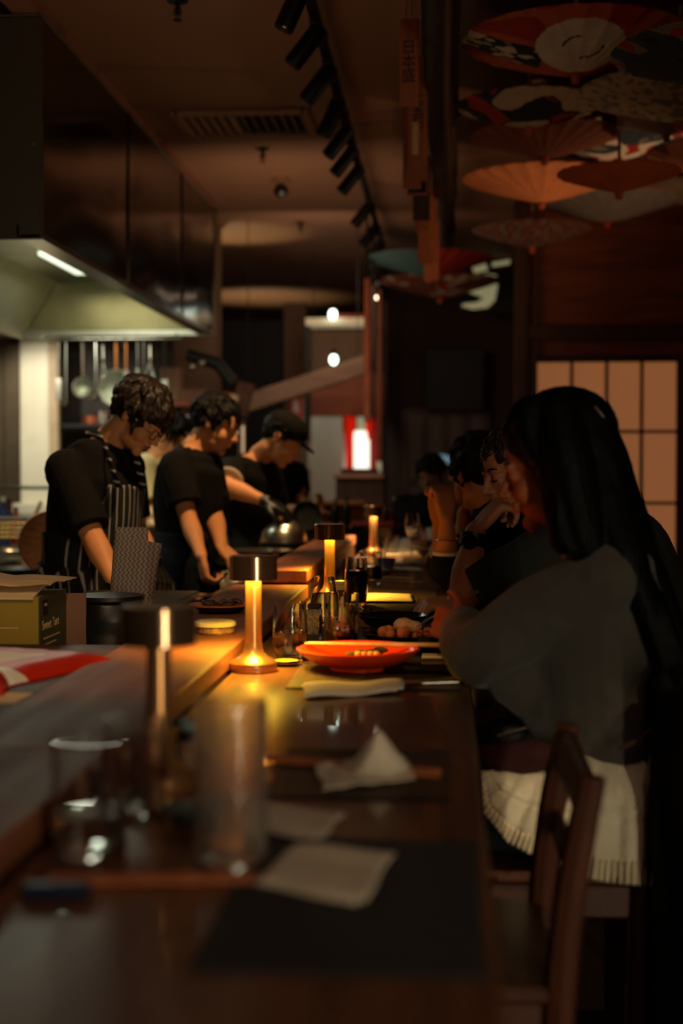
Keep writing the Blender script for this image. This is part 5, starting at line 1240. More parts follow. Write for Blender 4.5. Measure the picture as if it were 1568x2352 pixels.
def hair_short(c, f, u, s=1.0, seed=1, n=150, ln=.05, back=-.035, front=.05, vol=1.0, vs=.0045):
    rnd = random.Random(seed); f, u, r = orth(f, u); c = V(c); mb = MB()
    def L(x, y, z): return c + (r * x + f * y + u * z) * s
    C0 = (0, -.016, .040); Rr = (.080 * vol, .100 * vol, .084 * vol)
    mb.ell(L(C0[0], C0[1] - .008, C0[2] + .004), tuple(k * s for k in Rr), (r, f, u), n=24, m=16)
    mb.ell(L(0, -.055, -.005), (.062 * s, .052 * s, .055 * s), (r, f, u), n=18, m=12)
    k = 0
    while k < n:
        a, z = rnd.uniform(0, 2 * PI), rnd.uniform(-.55, 1); q = math.sqrt(1 - z * z)
        p = (C0[0] + Rr[0] * q * math.cos(a), C0[1] + Rr[1] * q * math.sin(a), C0[2] + Rr[2] * z)
        lim = back if p[1] < -.01 else back + (front - back) * min(1, (p[1] + .01) / .07)
        if p[2] < lim: continue
        k += 1
        out = V((q * math.cos(a), q * math.sin(a), z)); crown = V((0.01, -.05, .125)); fl = V(p) - crown; fl = fl - out * fl.dot(out)
        fl = fl.normalized() if fl.length > 1e-4 else V((0, 1, 0)); fl = (fl + V((rnd.uniform(-.4, .4), rnd.uniform(-.3, .3), -.15))).normalized()
        l = ln * rnd.uniform(.6, 1.15); p0 = V(p) - out * .006; p1 = p0 + fl * l * .5 + out * .010; p2 = p0 + fl * l + out * rnd.uniform(-.004, .008)
        mb.limb([(L(*p0), .010 * s), (L(*p1), .009 * s), (L(*p2), .0035 * s)], sub=2, n=7)
    return vox(mb, vs, 1, lambda q: .0016 * noise.noise(V((q.x * 160, q.y * 160, q.z * 60))))
def folds(a=.006, k=9):
    return lambda c: a * (noise.noise(V((c.x * k, c.y * k, c.z * k * .45))) + .5 * noise.noise(V((c.x * k * 2.6 + 5, c.y * k * 2.6, c.z * k * 1.1))))
def torso(mb, st, cdir, grow=0.0, r1=True):
    mb.limb([(p, (a + grow, b + grow)) for p, (a, b) in st], sub=5, n=26, ref=V(cdir), r0=True, r1=r1)
def sleeve(mb, sh, el, t, r0=.066, r1=.072, sub=4, fore=None):
    sh, el = V(sh), V(el)
    if t <= 1: pts = [(sh, r0), (sh.lerp(el, t * .5), (r0 + r1) / 2), (sh.lerp(el, t), r1)]
    else: pts = [(sh, r0), (sh.lerp(el, .5), (r0 + r1) / 2), (el, r1 * .92), (el.lerp(V(fore), t - 1), r1 * .72)]
    mb.limb(pts, sub=sub, n=18, r1=False)
def arm(mb, sh, el, wr, s=1.0, k=1.0):
    mb.limb([(sh, .052 * s * k), (V(sh).lerp(V(el), .5), .046 * s * k), (el, .039 * s * k)], sub=4, n=16)
    mb.limb([(el, .039 * s * k), (V(el).lerp(V(wr), .35), .041 * s * k), (V(el).lerp(V(wr), .8), (.028 * s * k, .026 * s * k)), (wr, (.025 * s * k, .022 * s * k))], sub=4, n=16)
def legs(mb, hip, fr, stand=True, knee=None, seat=None, g=0.0, lat=None):
    lat = V(lat)
    for s_ in (-1, 1):
        h = V(hip) + lat * .09 * s_
        if stand: k = V((h.x, h.y, h.z * .52)) + V(fr) * .02; a = V((h.x, h.y, .09)) + lat * .02 * s_
        else: k = h + V(fr) * .40 + V((0, 0, -.02)); a = V((k.x, k.y, 0)) - V(fr) * .05 + V((0, 0, .30))
        mb.limb([(h, .088 + g), (h.lerp(k, .5), .078 + g), (k, .058 + g), (k.lerp(a, .35), .055 + g), (a, .040 + g)], sub=3, n=14, r1=False)
def shoes(par, hip, fr, lat, stand=True, base=0.0):
    fr, lat = V(fr), V(lat)
    for s_ in (-1, 1):
        h = V(hip) + lat * (.11 if stand else .09) * s_
        p = V((h.x, h.y, base)) + (V((0, 0, 0)) if stand else fr * .35 )
        mb = MB().limb([(p - fr * .04 + V((0, 0, .045)), .038), (p + fr * .05 + V((0, 0, .042)), .038), (p + fr * .15 + V((0, 0, .032)), (.036, .028))], sub=3, n=12)
        mb.ell(p + V((0, 0, .08)), (.04, .04, .05)); part('shoe', vox(mb, .008, 1), M_shoe, par, world=True, smooth=80)
def person(label, base, skin, head, neck, cdir, tor, arms, hipst, shirt_m, vx=.006, sleeve_t=.75, sk=None, stand=True, trous=M_jean, shirt_grow=.014, hairp=None, name='person', seated_rest=0, fold=.006, shoe_z=0.0):
    t = thing(name, label, 'person', base)
    sk = sk or M_skin; mb = MB(); cd = V(cdir).normalized(); lat = V((-cd.y, cd.x, 0))
    c, f, u = head[:3]; s = head[3] if len(head) > 3 else 1.0
    L, ax = headshape(mb, c, f, u, s, neck)
    torso(mb, tor, cd)
    for a in arms:
        arm(mb, a['sh'], a['el'], a['wr'], k=a.get('k', 1)); hand(mb, a['wr'], a['d'], a['n'], a['side'], a.get('curl', .5), a.get('s', 1.0), thumb=a.get('thumb', .5))
        mb.limb([(V(neck) + V((0, 0, -.02)), .05), (a['sh'], .055)], sub=2, n=14)
    legs(mb, hipst, cd, stand, lat=lat)
    part('body', vox(mb, vx, 2), sk, t, world=True, smooth=180)
    if shirt_m:
        mb = MB(); torso(mb, tor, cd, shirt_grow, r1=False)
        for a in arms:
            mb.limb([(V(neck) + V((0, 0, -.035)), .052), (a['sh'], .066)], sub=2, n=14)
            sleeve(mb, a['sh'], a['el'], a.get('st', sleeve_t), r0=a.get('r0', .068), r1=a.get('r1', .074), fore=a['wr'])
        part('shirt', vox(mb, vx, 3, folds(fold)), shirt_m, t, world=True, smooth=180)
    if trous:
        mb = MB(); legs(mb, hipst, cd, stand, g=.014, lat=lat); mb.ell(V(hipst) + V((0, 0, .02)), (.17, .17, .12)) if False else mb.limb([(V(hipst) + V((0, 0, -.03)), (.18, .135)), (V(hipst) + V((0, 0, .12)), (.17, .13))], sub=3, n=22, ref=cd)
        part('trousers', vox(mb, .009, 2, folds(.005)), trous, t, world=True, smooth=180)
        shoes(t, hipst, cd, lat, stand, shoe_z)
    return t, L, ax, s
def brows(t, L, s, m=M_hair):
    for k in (-1, 1):
        part('eyebrow', MB().limb([(L(k * .014, .0915, .021), .0022 * s), (L(k * .03, .089, .026), .003 * s), (L(k * .046, .078, .022), .0018 * s)], sub=3, n=6), m, t, world=True)
def lashes(t, L, s):
    for k in (-1, 1):
        part('eyelashes', MB().limb([(L(k * .018, .0905, -.005), .0012 * s), (L(k * .030, .0925, -.008), .0022 * s), (L(k * .043, .085, -.005), .0014 * s)], sub=3, n=6), M_hair, t, world=True)
def lips(t, L, s, c=(150, 70, 54)):
    m = MB().limb([(L(-.018, .092, -.0595), .002 * s), (L(-.006, .1005, -.056), .0042 * s), (L(.006, .1005, -.056), .0042 * s), (L(.018, .092, -.0595), .002 * s)], sub=3, n=8)
    m.limb([(L(-.016, .092, -.061), .002 * s), (L(0, .0985, -.066), .0055 * s), (L(.016, .092, -.061), .002 * s)], sub=3, n=8); part('lips', vox(m, .0016, 1), mat('lips', c, .45), t, world=True, smooth=180)
# ---------------------------------------------------------------- first chef
D = 4.82
cd = V((.86, -.5, 0)).normalized(); lat = V((-cd.y, cd.x, 0))
hc = at(322, 955, 4.78); f1 = (.70, -.26, -.66); u1 = (.64, -.12, .75)
nk = at(238, 1028, 4.84)
tor = [(at(200, 1400, D), (.165, .12)), (at(205, 1300, D), (.150, .115)), (at(215, 1180, D), (.165, .125)), (at(225, 1100, D), (.172, .118)), (at(233, 1058, D), (.135, .08)), (nk, (.055, .055))]
shc = at(232, 1075, D)
shN = shc - lat * .17 + V((0, 0, -.005)); shF = shc + lat * .13
armsC1 = [dict(sh=shN, el=at(212, 1232, 4.58), wr=at(262, 1335, 4.45), d=(.6, -.35, -.7), n=(.5, .5, -.6), side=-1, curl=.55, st=.90, r0=.072, r1=.074),
          dict(sh=shF, el=at(312, 1215, 4.98), wr=at(352, 1300, 4.72), d=(.4, -.6, -.55), n=(-.5, .3, -.7), side=1, curl=.5, st=.8, r0=.06, r1=.058)]
C1, L1, ax1, s1 = person('chef in black shirt and striped apron with glasses, bent over his work at the left', (tor[0][0].x, D, 0), None, (hc, f1, u1), nk, cd, tor, armsC1, V((tor[0][0].x, D, .88)), M_cloth, vx=.005, fold=.008)
part('hair', hair_short(hc, f1, u1, 1.0, 5, 240, .06, back=-.045, front=.05, vol=1.04, vs=.004), mat('brown_black_hair', (32, 22, 18), .5, 0, spec=.25, var=.4, scale=80), C1, world=True, smooth=180)
brows(C1, L1, 1)
lips(C1, L1, 1)
m = MB()
for k in (-1, 1):
    m.tube([L1(k * .033 + .022 * math.cos(a * PI / 9), .103 + .002 * math.cos(a), -.004 + .018 * math.sin(a * PI / 9)) for a in range(18)], .0016, 6, closed=True)
    m.tube([L1(k * .055, .102, .0), L1(k * .074, .06, .002), L1(k * .08, -.006, -.0)], .0016, 6)
m.tube([L1(-.011, .104, .0), L1(0, .108, .003), L1(.011, .104, .0)], .0016, 6)
part('glasses', m, M_black, C1, world=True)
gm = MB(); hand(gm, armsC1[1]['wr'], armsC1[1]['d'], armsC1[1]['n'], 1, .5, 1.06, fat=1.15); gm.limb([(V(armsC1[1]['wr']) + V((0, 0, .03)), .033), (armsC1[1]['wr'], .03)], r0=False); part('glove', vox(gm, .004, 1), M_black, C1, world=True, smooth=180)
gm = MB(); hand(gm, armsC1[0]['wr'], armsC1[0]['d'], armsC1[0]['n'], -1, .55, 1.06, fat=1.15); part('glove', vox(gm, .004, 1), M_black, C1, world=True, smooth=180)
# apron: bib + skirt wrapped around
def stdir(v): return tuple(v)
AP = stripes('apron_pinstripe', stdir(lat), .026, .14, (14, 13, 14), (176, 168, 160), .006, 6, .85)
mb = MB(); torso(mb, tor[:4] + [(at(229, 1092, D), (.13, .105))], cd, .026, r1=False)
me = vox(mb, .006, 3, folds(.005))
import bmesh
def carve(me, keep):
    bm = bmesh.new(); bm.from_mesh(me); bmesh.ops.delete(bm, geom=[v for v in bm.verts if not keep(v.co)], context='VERTS'); bm.to_mesh(me); bm.free(); return me
ztop = at(290, 1108, D).z; zw = at(200, 1215, D).z; ctr = at(212, 1200, D)
def keep(c):
    q = (c - ctr).dot(cd); l = (c - ctr).dot(lat)
    if c.z > zw: return q > .035 and -.065 - (ztop - c.z) * .45 < l < .125 - .02 * (c.z - zw) and c.z < ztop
    return q > -.09
part('apron', carve(me, keep), AP, C1, world=True, smooth=180, solid=.003)
mb = MB().limb([(tor[1][0], (.185, .145)), (V((tor[0][0].x, D, .84)), (.195, .155)), (V((tor[0][0].x, D, .5)), (.21, .17))], sub=6, n=30, ref=cd, r0=False, r1=False)
me = vox(mb, .009, 2, lambda c: .012 * math.sin(math.atan2(c.y - D, c.x - tor[0][0].x) * 13))
part('apron_skirt', carve(me, lambda c: (c - ctr).dot(cd) > -.13), AP, C1, world=True, smooth=180)
SP = stripes('strap_stripe', (0.2, 0, .98), .034, .22, (14, 13, 14), (200, 190, 180), .002, 3, .85)
for k in (-1, 1):
    pts = [L1(k * .02, -.075, -.085) + V((0, 0, 0)), nk - lat * .065 * (1 if k == -1 else -1) + cd * .045 + V((0, 0, .035)), at(262, 1090, D - .17) if k == -1 else at(322, 1090, D + .0), at(270, 1118, D - .13) if k == -1 else at(326, 1112, D + .02)]
    pts[0] = nk - cd * .065 - lat * .02 * (1 if k == -1 else -1) + V((0, 0, .045))
    part('apron_strap', MB().limb([(p, (.014, .003)) for p in pts], sub=5, n=8, r0=False, r1=False, ref=cd), SP, C1, world=True)
# ---------------------------------------------------------------- second chef
D = 5.9; cd = V((.96, -.28, 0)).normalized(); lat = V((-cd.y, cd.x, 0))
hc = at(495, 972, D); f2 = (.88, -.12, -.42); u2 = (.38, 0, .9); nk = at(448, 1030, D)
tor = [(at(432, 1330, D), (.16, .12)), (at(430, 1240, D), (.15, .11)), (at(433, 1150, D), (.17, .125)), (at(438, 1085, D), (.17, .12)), (at(443, 1052, D), (.13, .08)), (nk, (.054, .054))]
shc = at(441, 1072, D)
A2 = [dict(sh=shc - lat * .16, el=at(432, 1190, 5.66), wr=at(463, 1280, 5.45), d=(.25, -.2, -.95), n=(.8, .3, -.1), side=-1, curl=.8, st=.78, r0=.07, r1=.078, k=.92),
      dict(sh=shc + lat * .16, el=at(490, 1180, 5.95), wr=at(508, 1255, 5.62), d=(.6, -.5, -.6), n=(0, 0, -1), side=1, curl=.5)]
C2, L2, _, _ = person('chef in plain black shirt, second along the kitchen, looking down to the right', (tor[0][0].x, D, 0), None, (hc, f2, u2), nk, cd, tor, A2, V((tor[0][0].x, D, .92)), M_cloth, fold=.008)
part('hair', hair_short(hc, f2, u2, 1.0, 8, 170, .045, back=-.05, front=.055, vs=.005), M_hair, C2, world=True, smooth=180); brows(C2, L2, 1)
# ---------------------------------------------------------------- third chef, cap
D = 6.7; cd = V((.95, -.3, 0)).normalized(); lat = V((-cd.y, cd.x, 0))
hc = at(648, 1008, 6.62); f3 = (.78, -.15, -.6); u3 = (.55, 0, .83); nk = at(598, 1048, D)
tor = [(at(555, 1330, D), (.165, .12)), (at(560, 1240, D), (.15, .12)), (at(568, 1160, D), (.17, .13)), (at(580, 1100, D), (.172, .12)), (at(590, 1068, D), (.13, .085)), (nk, (.055, .055))]
shc = at(580, 1082, D)
A3 = [dict(sh=shc - lat * .17 + V((-.03, 0, 0)), el=at(520, 1116, 6.25), wr=at(612, 1152, 6.22), d=(.85, 0, -.5), n=(0, .2, -1), side=-1, curl=.45, st=.8, r0=.07, r1=.07, k=1.0),
      dict(sh=shc + lat * .17, el=at(640, 1180, 7.0), wr=at(660, 1200, 6.9), d=(.6, -.3, -.6), n=(0, 0, -1), side=1, curl=.5)]
C3, L3, ax3, _ = person('chef in black cap and black gloves reaching over the cooking station', (tor[0][0].x, D, 0), None, (hc, f3, u3), nk, cd, tor, A3, V((tor[0][0].x, D, .92)), M_cloth, fold=.008)
part('hair', hair_short(hc, f3, u3, .98, 11, 90, .03, back=-.05, front=.05, vs=.006), M_hair, C3, world=True, smooth=180)
f, u, r = orth(f3, u3)
cm = MB().ell(L3(0, -.012, .055), (.084, .106, .075), (r, f, u), n=24, m=16)
part('cap', vox(cm, .005, 2, None), M_cloth, C3, world=True, smooth=180)
part('cap_brim', vox(MB().limb([(L3(-.05, .085, .045), (.03, .004)), (L3(0, .118, .04), (.05, .005)), (L3(.05, .085, .045), (.03, .004))], n=14, ref=u).ell(L3(0, .11, .035), (.062, .055, .006), (r, f, u)), .004, 1), M_cloth, C3, world=True, smooth=180)
gm = MB(); hand(gm, A3[0]['wr'], A3[0]['d'], A3[0]['n'], -1, .45, 1.08, fat=1.15); gm.limb([(V(A3[0]['wr']) - V((.03, 0, 0)), .031), (A3[0]['wr'], .03)], r0=False); part('glove', vox(gm, .004, 1), M_black, C3, world=True, smooth=180)
part('rolled_cuff', vox(MB().tube([V(A3[0]['sh']).lerp(V(A3[0]['el']), .78), V(A3[0]['sh']).lerp(V(A3[0]['el']), .9)], .074, 18), .005, 2), mat('pale_cuff', (170, 150, 124), .8), C3, world=True, smooth=180)
# ---------------------------------------------------------------- man in cream shirt, hidden person behind third chef
D = 7.0; cd = V((.95, -.2, 0)).normalized(); lat = V((-cd.y, cd.x, 0))
hc = at(397, 1006, D); f4 = (.8, -.2, -.5); u4 = (.5, 0, .85); nk = at(362, 1048, D)
tor = [(at(345, 1300, D), (.16, .12)), (at(347, 1200, D), (.15, .12)), (at(350, 1120, D), (.165, .125)), (at(354, 1085, D), (.165, .12)), (at(358, 1064, D), (.12, .085)), (nk, (.055, .055))]
shc = at(355, 1080, D)
A4 = [dict(sh=shc - lat * .16, el=at(350, 1185, 6.75), wr=at(385, 1220, 6.6), d=(.8, -.2, -.4), n=(0, 0, -1), side=-1, curl=.5), dict(sh=shc + lat * .16, el=at(380, 1185, 7.2), wr=at(400, 1215, 7.0), d=(.8, -.2, -.4), n=(0, 0, -1), side=1, curl=.5)]
C4, L4, _, _ = person('kitchen worker in a cream shirt half hidden behind the first chef', (tor[0][0].x, D, 0), None, (hc, f4, u4), nk, cd, tor, A4, V((tor[0][0].x, D, .9)), mat('cream_shirt', (226, 204, 150), .8, 0, var=.06, bump=.1, bscale=100), vx=.007)
part('hair', hair_short(hc, f4, u4, 1.0, 14, 100, .045, vs=.006), M_hair, C4, world=True, smooth=180)
D = 7.75; cd = V((.9, -.4, 0)).normalized(); lat = V((-cd.y, cd.x, 0))
hc = at(650, 1012, D); f5 = (.7, -.3, -.6); u5 = (.5, 0, .85); nk = at(640, 1058, D)
tor = [(at(630, 1300, D), (.16, .12)), (at(632, 1200, D), (.15, .12)), (at(638, 1130, D), (.165, .125)), (at(640, 1090, D), (.165, .12)), (at(640, 1072, D), (.12, .085)), (nk, (.055, .055))]
shc = at(642, 1088, D)
A5 = [dict(sh=shc - lat * .15, el=at(655, 1180, 7.5), wr=at(690, 1168, 7.3), d=(.9, -.3, .1), n=(0, 0, 1), side=1, curl=.6), dict(sh=shc + lat * .14 + V((.02, 0, 0)), el=at(686, 1150, 7.7), wr=at(712, 1172, 7.5), d=(.4, -.6, -.4), n=(0, 0, 1), side=-1, curl=.5, st=.6)]
C5, L5, _, _ = person('kitchen worker in black behind the capped chef, holding a dark pan', (tor[0][0].x, D, 0), None, (hc, f5, u5, .95), nk, cd, tor, A5, V((tor[0][0].x, D, .9)), M_cloth, vx=.007)
part('hair', hair_short(hc, f5, u5, .93, 17, 60, .03, vs=.007), M_hair, C5, world=True, smooth=180)
q = at(704, 1186, 7.15)
t = thing('dark_pan', 'dark pan tilted toward the camera in the hidden worker\'s hand', 'pan', q - V((0, 0, .07)))
part('pan', MB().lathe([(0, 0), (.05, 0), (.075, .03), (.072, .03), (.048, .004), (0, .004)], c=(0, 0, .07), axis=(.1, -1, .25), n=36), mat('dark_iron', (50, 52, 44), .4, .6, var=.3), t)
part('handle', MB().tube([(-.02, .0, .1), (-.01, .12, .09)], .009, 8), M_black, t)
# cloth heap + mottled bundle
solo('towel_heap', vox(MB().ell((0, 0, .05), (.08, .06, .05)).ell((.05, 0, .04), (.07, .06, .04)).ell((-.02, 0, .1), (.05, .04, .04)), .006, 1, lambda c: .02 * noise.noise(c * 22)), M_napkin, 'heap of pale towels on the cooking line beside the first chef', 'towel', (at(358, 1225, 6.3).x - .02, 6.35, at(358, 1235, 6.3).z - .0), smooth=80)
t = thing('work_trolley', 'dark kitchen trolley carrying the heap of pale towels', 'trolley', (at(358, 1225, 6.3).x - .02, 6.35, 0)); zt = at(358, 1235, 6.3).z
part('cabinet', MB().box((0, 0, zt / 2 - .01), (.26, .24, zt - .02), bev=.01), M_blackmetal, t); part('top', MB().box((0, 0, zt - .011), (.3, .27, .02), bev=.004), M_blackmetal, t)
part('waist_cloth', vox(MB().ell(at(498, 1250, 5.8), (.05, .04, .065)).ell(at(506, 1275, 5.8), (.045, .04, .04)), .005, 2, lambda c: .01 * noise.noise(c * 26)), mat('mottled_cloth', (84, 84, 62), .8, 0, var=.75, scale=30), C2, world=True, smooth=80)['label'] = 'mottled green grey cloth hanging at the waist'
# ================================================================ DINERS
# ---- woman in grey
D = 2.64; cd = V((-.99, .12, 0)).normalized(); lat = V((-cd.y, cd.x, 0))
hc = at(1278, 1064, 2.60); fw_ = (-.945, .20, -.26); uw = (-.25, .0, .96)
nk = at(1352, 1235, 2.64)
tor = [(at(1445, 1790, D), (.155, .12)), (at(1412, 1670, D), (.15, .130)), (at(1388, 1540, D), (.150, .120)), (at(1385, 1400, D), (.155, .115)), (at(1380, 1320, D), (.145, .095)), (at(1368, 1275, D), (.11, .07)), (nk, (.05, .05))]
AW = [dict(sh=at(1392, 1322, 2.50), el=at(1100, 1500, 2.62), wr=at(1058, 1440, 2.87), d=(-.55, .75, .05), n=(.7, .6, -.25), side=-1, curl=.62, s=.92, st=1.88, r0=.066, r1=.069, k=.85, thumb=.2),
      dict(sh=at(1372, 1315, 2.82), el=at(1150, 1490, 2.98), wr=at(1085, 1462, 3.10), d=(-.9, .3, -.1), n=(0, 0, -1), side=1, curl=.5, s=.9, st=1.8, r0=.062, r1=.06, k=.85)]
M_sweat = mat('grey_wool', (66, 60, 54), .95, spec=.1) if False else mat('grey_wool', (66, 60, 54), .95, 0, var=.1, scale=40, bump=.2, bscale=300, sheen=.2)
hipW = V((at(1440, 1790, D).x - .02, D, .70))
W1, LW, axw, sw = person('young woman in a grey wool sweater and cream frilled skirt with long black hair', (hipW.x, D, 0), None, (hc, fw_, uw, .97), nk, cd, tor, AW, hipW, None, vx=.0042, stand=False, trous=None, sk=mat('skin_warm', (164, 92, 60), .6, 0, var=.05, scale=12, spec=.2))
mb = MB(); torso(mb, tor[:6], cd, .018, r1=False)
for a in AW:
    mb.limb([(V(nk) + V((0, 0, -.05)), .05), (a['sh'], .07)], sub=2, n=16); sleeve(mb, a['sh'], a['el'], a['st'], a['r0'], a['r1'], fore=a['wr'])
mb.limb([(at(1180, 1560, 2.60), .05), (at(1300, 1600, 2.62), .10)], sub=3)
part('sweater', vox(mb, .0055, 4, lambda c: .008 * noise.noise(V((c.x * 7, c.y * 7, c.z * 7))) + .004 * noise.noise(V((c.x * 18, c.y * 12, c.z * 26)))), M_sweat, W1, world=True, smooth=180)
M_tights = M_jean
mb = MB(); legs(mb, hipW, cd, False, g=.008, lat=lat); part('tights', vox(mb, .008, 2), mat('dark_tights', (22, 28, 30), .8), W1, world=True, smooth=180); shoes(W1, hipW, cd, lat, False)
brows(W1, LW, .97); lashes(W1, LW, .97); lips(W1, LW, .97, (150, 62, 44))
# hair
mb = MB(); f, u, r = orth(fw_, uw)
mb.ell(LW(0, -.022, .048), (.086, .104, .088), (r, f, u), n=28, m=18)
mb.ell(LW(0, -.07, -.0), (.075, .055, .09), (r, f, u), n=20, m=12)
def hp(*l): return [(at(x, y, d), rr) for x, y, d, rr in l]
mb.limb(hp((1300, 945, 2.55, .035), (1215, 950, 2.54, .032), (1172, 990, 2.55, .018)), sub=4)
mb.limb(hp((1300, 940, 2.60, .035), (1210, 950, 2.60, .030), (1168, 1000, 2.61, .014)), sub=4)
mb.limb(hp((1210, 960, 2.53, .026), (1225, 1020, 2.515, .022), (1262, 1085, 2.505, .022), (1280, 1160, 2.50, .026), (1290, 1245, 2.49, .022)), sub=4)
mb.limb(hp((1280, 950, 2.53, .04), (1300, 1050, 2.505, .045), (1320, 1150, 2.50, .045), (1345, 1250, 2.49, .04)), sub=4)
mb.limb(hp((1350, 965, 2.57, .04), (1370, 1060, 2.56, .055), (1385, 1160, 2.54, .06), (1425, 1265, 2.50, .045), (1475, 1380, 2.48, .026), (1532, 1520, 2.48, .020), (1575, 1640, 2.50, .012)), sub=5)
mb.limb(hp((1360, 970, 2.64, .04), (1390, 1080, 2.66, .05), (1420, 1190, 2.66, .055), (1485, 1320, 2.58, .036), (1545, 1460, 2.55, .028), (1585, 1620, 2.56, .02)), sub=5)
mb.limb(hp((1345, 960, 2.62, .04), (1360, 1100, 2.70, .05), (1375, 1200, 2.74, .05)), sub=4)
rnd = random.Random(4)
for i in range(170):
    a = rnd.random(); b = rnd.random(); yy = 2.50 + .05 * b if a < .6 else 2.55 + .1 * b
    x0 = 1235 + 130 * a; jit = rnd.uniform(-8, 8)
    if i % 3 == 0: P = [(1240 + 100 * a, 925 + 25 * abs(a - .4), 2.535), (1235 + 150 * a + jit, 1010, 2.49 + .03 * a), (1265 + 130 * a + jit, 1110, 2.468 + .05 * a), (1275 + 135 * a + jit, 1215, 2.458 + .05 * a), (1300 + 125 * a + jit, 1262, 2.455 + .05 * a)]
    else: P = [(1320 + 40 * a, 945 + 40 * a, 2.56), (1350 + 60 * a, 1040, 2.51 + .06 * b), (1370 + 70 * a + jit, 1160, 2.49 + .08 * b), (1400 + 75 * a + jit, 1290, 2.50 + .08 * b), (1482 + 55 * a + jit, 1420, 2.455 + .06 * b), (1538 + 50 * a + jit, 1580, 2.46 + .06 * b)]
    mb.limb([(at(*p), .0045 if k else .003) for k, p in enumerate(P)], sub=3, n=6)
part('hair', vox(mb, .004, 1, lambda q: .0012 * noise.noise(V((q.x * 200, q.y * 200, q.z * 30)))), mat('long_black_hair', (5, 4, 4), .6, 0, spec=.12, var=.3, scale=90, stretch=(6, 6, .5)), W1, world=True, smooth=180)
part('hair_clip', MB().limb([(at(1366, 935, 2.53), .003), (at(1375, 945, 2.53), .0035), (at(1385, 958, 2.53), .003)], sub=2), mat('grey_clip', (90, 84, 78), .3, .6), W1, world=True)
# skirt
M_skirt = mat('cream_linen', (214, 200, 172), .85, 0, var=.05, scale=30, bump=.3, bscale=120)
TOP = [(1140, 1770), (1230, 1752), (1330, 1730), (1430, 1722), (1550, 1700)]
HEM = [(1106, 1772), (1112, 1870), (1165, 1935), (1235, 1972), (1300, 2005), (1390, 2026), (1480, 2036), (1500, 2034)]
def poly(P, t):
    t *= len(P) - 1; i = min(int(t), len(P) - 2); k = t - i; return P[i][0] * (1 - k) + P[i + 1][0] * k, P[i][1] * (1 - k) + P[i + 1][1] * k
def skirtf(u_, v_, near=True, frill=0):
    a = poly(TOP, u_); b = poly(HEM, u_); x = a[0] + (b[0] - a[0]) * v_; y = a[1] + (b[1] - a[1]) * v_
    pl = .010 * math.sin(u_ * 42 + 2 * math.sin(v_ * 2)) * (v_ ** 1.2) + .0015 * math.sin(u_ * 110) * v_ + (.006 * math.sin(u_ * 260) if v_ > .84 else 0)
    pl += .0035 * sum(math.exp(-((v_ - q_) / .018) ** 2) for q_ in (.42, .52, .82))
    dd = 2.50 - .07 * math.sin(min(1, v_ * 2) * PI / 2) + pl - .02 * v_
    return at(x, y, dd)
sk_ = thing('x', 'x', 'x'); bpy.data.objects.remove(sk_)
part('skirt', MB().quadgrid(lambda a, b: skirtf(a, b), 420, 40), M_skirt, W1, world=True, smooth=180, solid=.0016)
def skirt2(u_, v_):
    p = skirtf(u_, 0); q = at(*poly(TOP, u_), 2.50); return (q.x, 2.50 + .34 * v_, q.z + .012 * math.sin(v_ * PI) + .003 * math.sin(u_ * 30))
part('skirt_lap', MB().quadgrid(skirt2, 80, 20), M_skirt, W1, world=True, smooth=180, solid=.0016)
part('skirt_tie', MB().limb([(at(1306, 1985, 2.40), (.0055, .0008)), (at(1304, 2060, 2.39), (.0065, .0008)), (at(1307, 2125, 2.39), (.002, .0008)), (at(1306, 2150, 2.39), (.0055, .0008)), (at(1308, 2192, 2.39), (.006, .0008))], sub=5, n=8, r0=False, r1=False, ref=V((0, 1, 0))), M_skirt, W1, world=True)
part('strap', MB().limb([(at(1566, 1500, 2.48), (.004, .0015)), (at(1545, 1600, 2.44), (.004, .0015)), (at(1500, 1670, 2.43), (.004, .0015)), (at(1420, 1722, 2.43), (.004, .0015))], sub=5, n=8), mat('dark_red_strap', (60, 16, 14), .6), W1, world=True)
t = thing('dinner_fork', 'thin steel fork held in the woman\'s left hand over the bowl', 'fork', at(985, 1425, 2.98))
part('handle', MB().tube([at(1012, 1408, 2.95), at(985, 1422, 2.99), at(972, 1430, 3.01)], [(.003, .0012)] * 3, 8), M_steel, t, world=True)
m = MB()
for k in (-1, 0, 1): m.tube([at(972, 1430, 3.01) , at(964, 1434, 3.02) + V((0, k * .003, 0)), at(955, 1441, 3.03) + V((0, k * .003, 0))], .0009, 5)
part('tines', m, M_steel, t, world=True)
# ---- man with watch
D = 3.84; cd = V((-.97, .1, 0)).normalized(); lat = V((-cd.y, cd.x, 0))
hc = at(1190, 1078, 3.82); fm = (-.87, -.34, -.28); um = (-.26, -.08, .96); nk = at(1265, 1190, 3.86)
tor = [(at(1420, 1640, D), (.17, .14)), (at(1430, 1520, D), (.17, .15)), (at(1430, 1400, D), (.19, .16)), (at(1400, 1285, D), (.19, .15)), (at(1350, 1215, D), (.14, .10)), (nk, (.06, .06))]
AM = [dict(sh=at(1300, 1262, 3.66), el=at(1066, 1368, 3.62), wr=at(1092, 1216, 3.66), d=(.68, -.05, .68), n=(.65, .3, -.7), side=1, curl=.95, s=1.05, st=.0 + .92, r0=.085, r1=.07, k=1.06, thumb=.3),
      dict(sh=at(1330, 1262, 4.05), el=at(1140, 1400, 3.66 + .1), wr=at(1062, 1388, 3.62), d=(-.9, -.1, -.05), n=(-.1, .2, -1), side=1, curl=.55, s=1.02, st=1.35, r0=.08, r1=.062, k=1.0, thumb=.5)]
hipM = V((at(1370, 1640, D).x, D, .70))
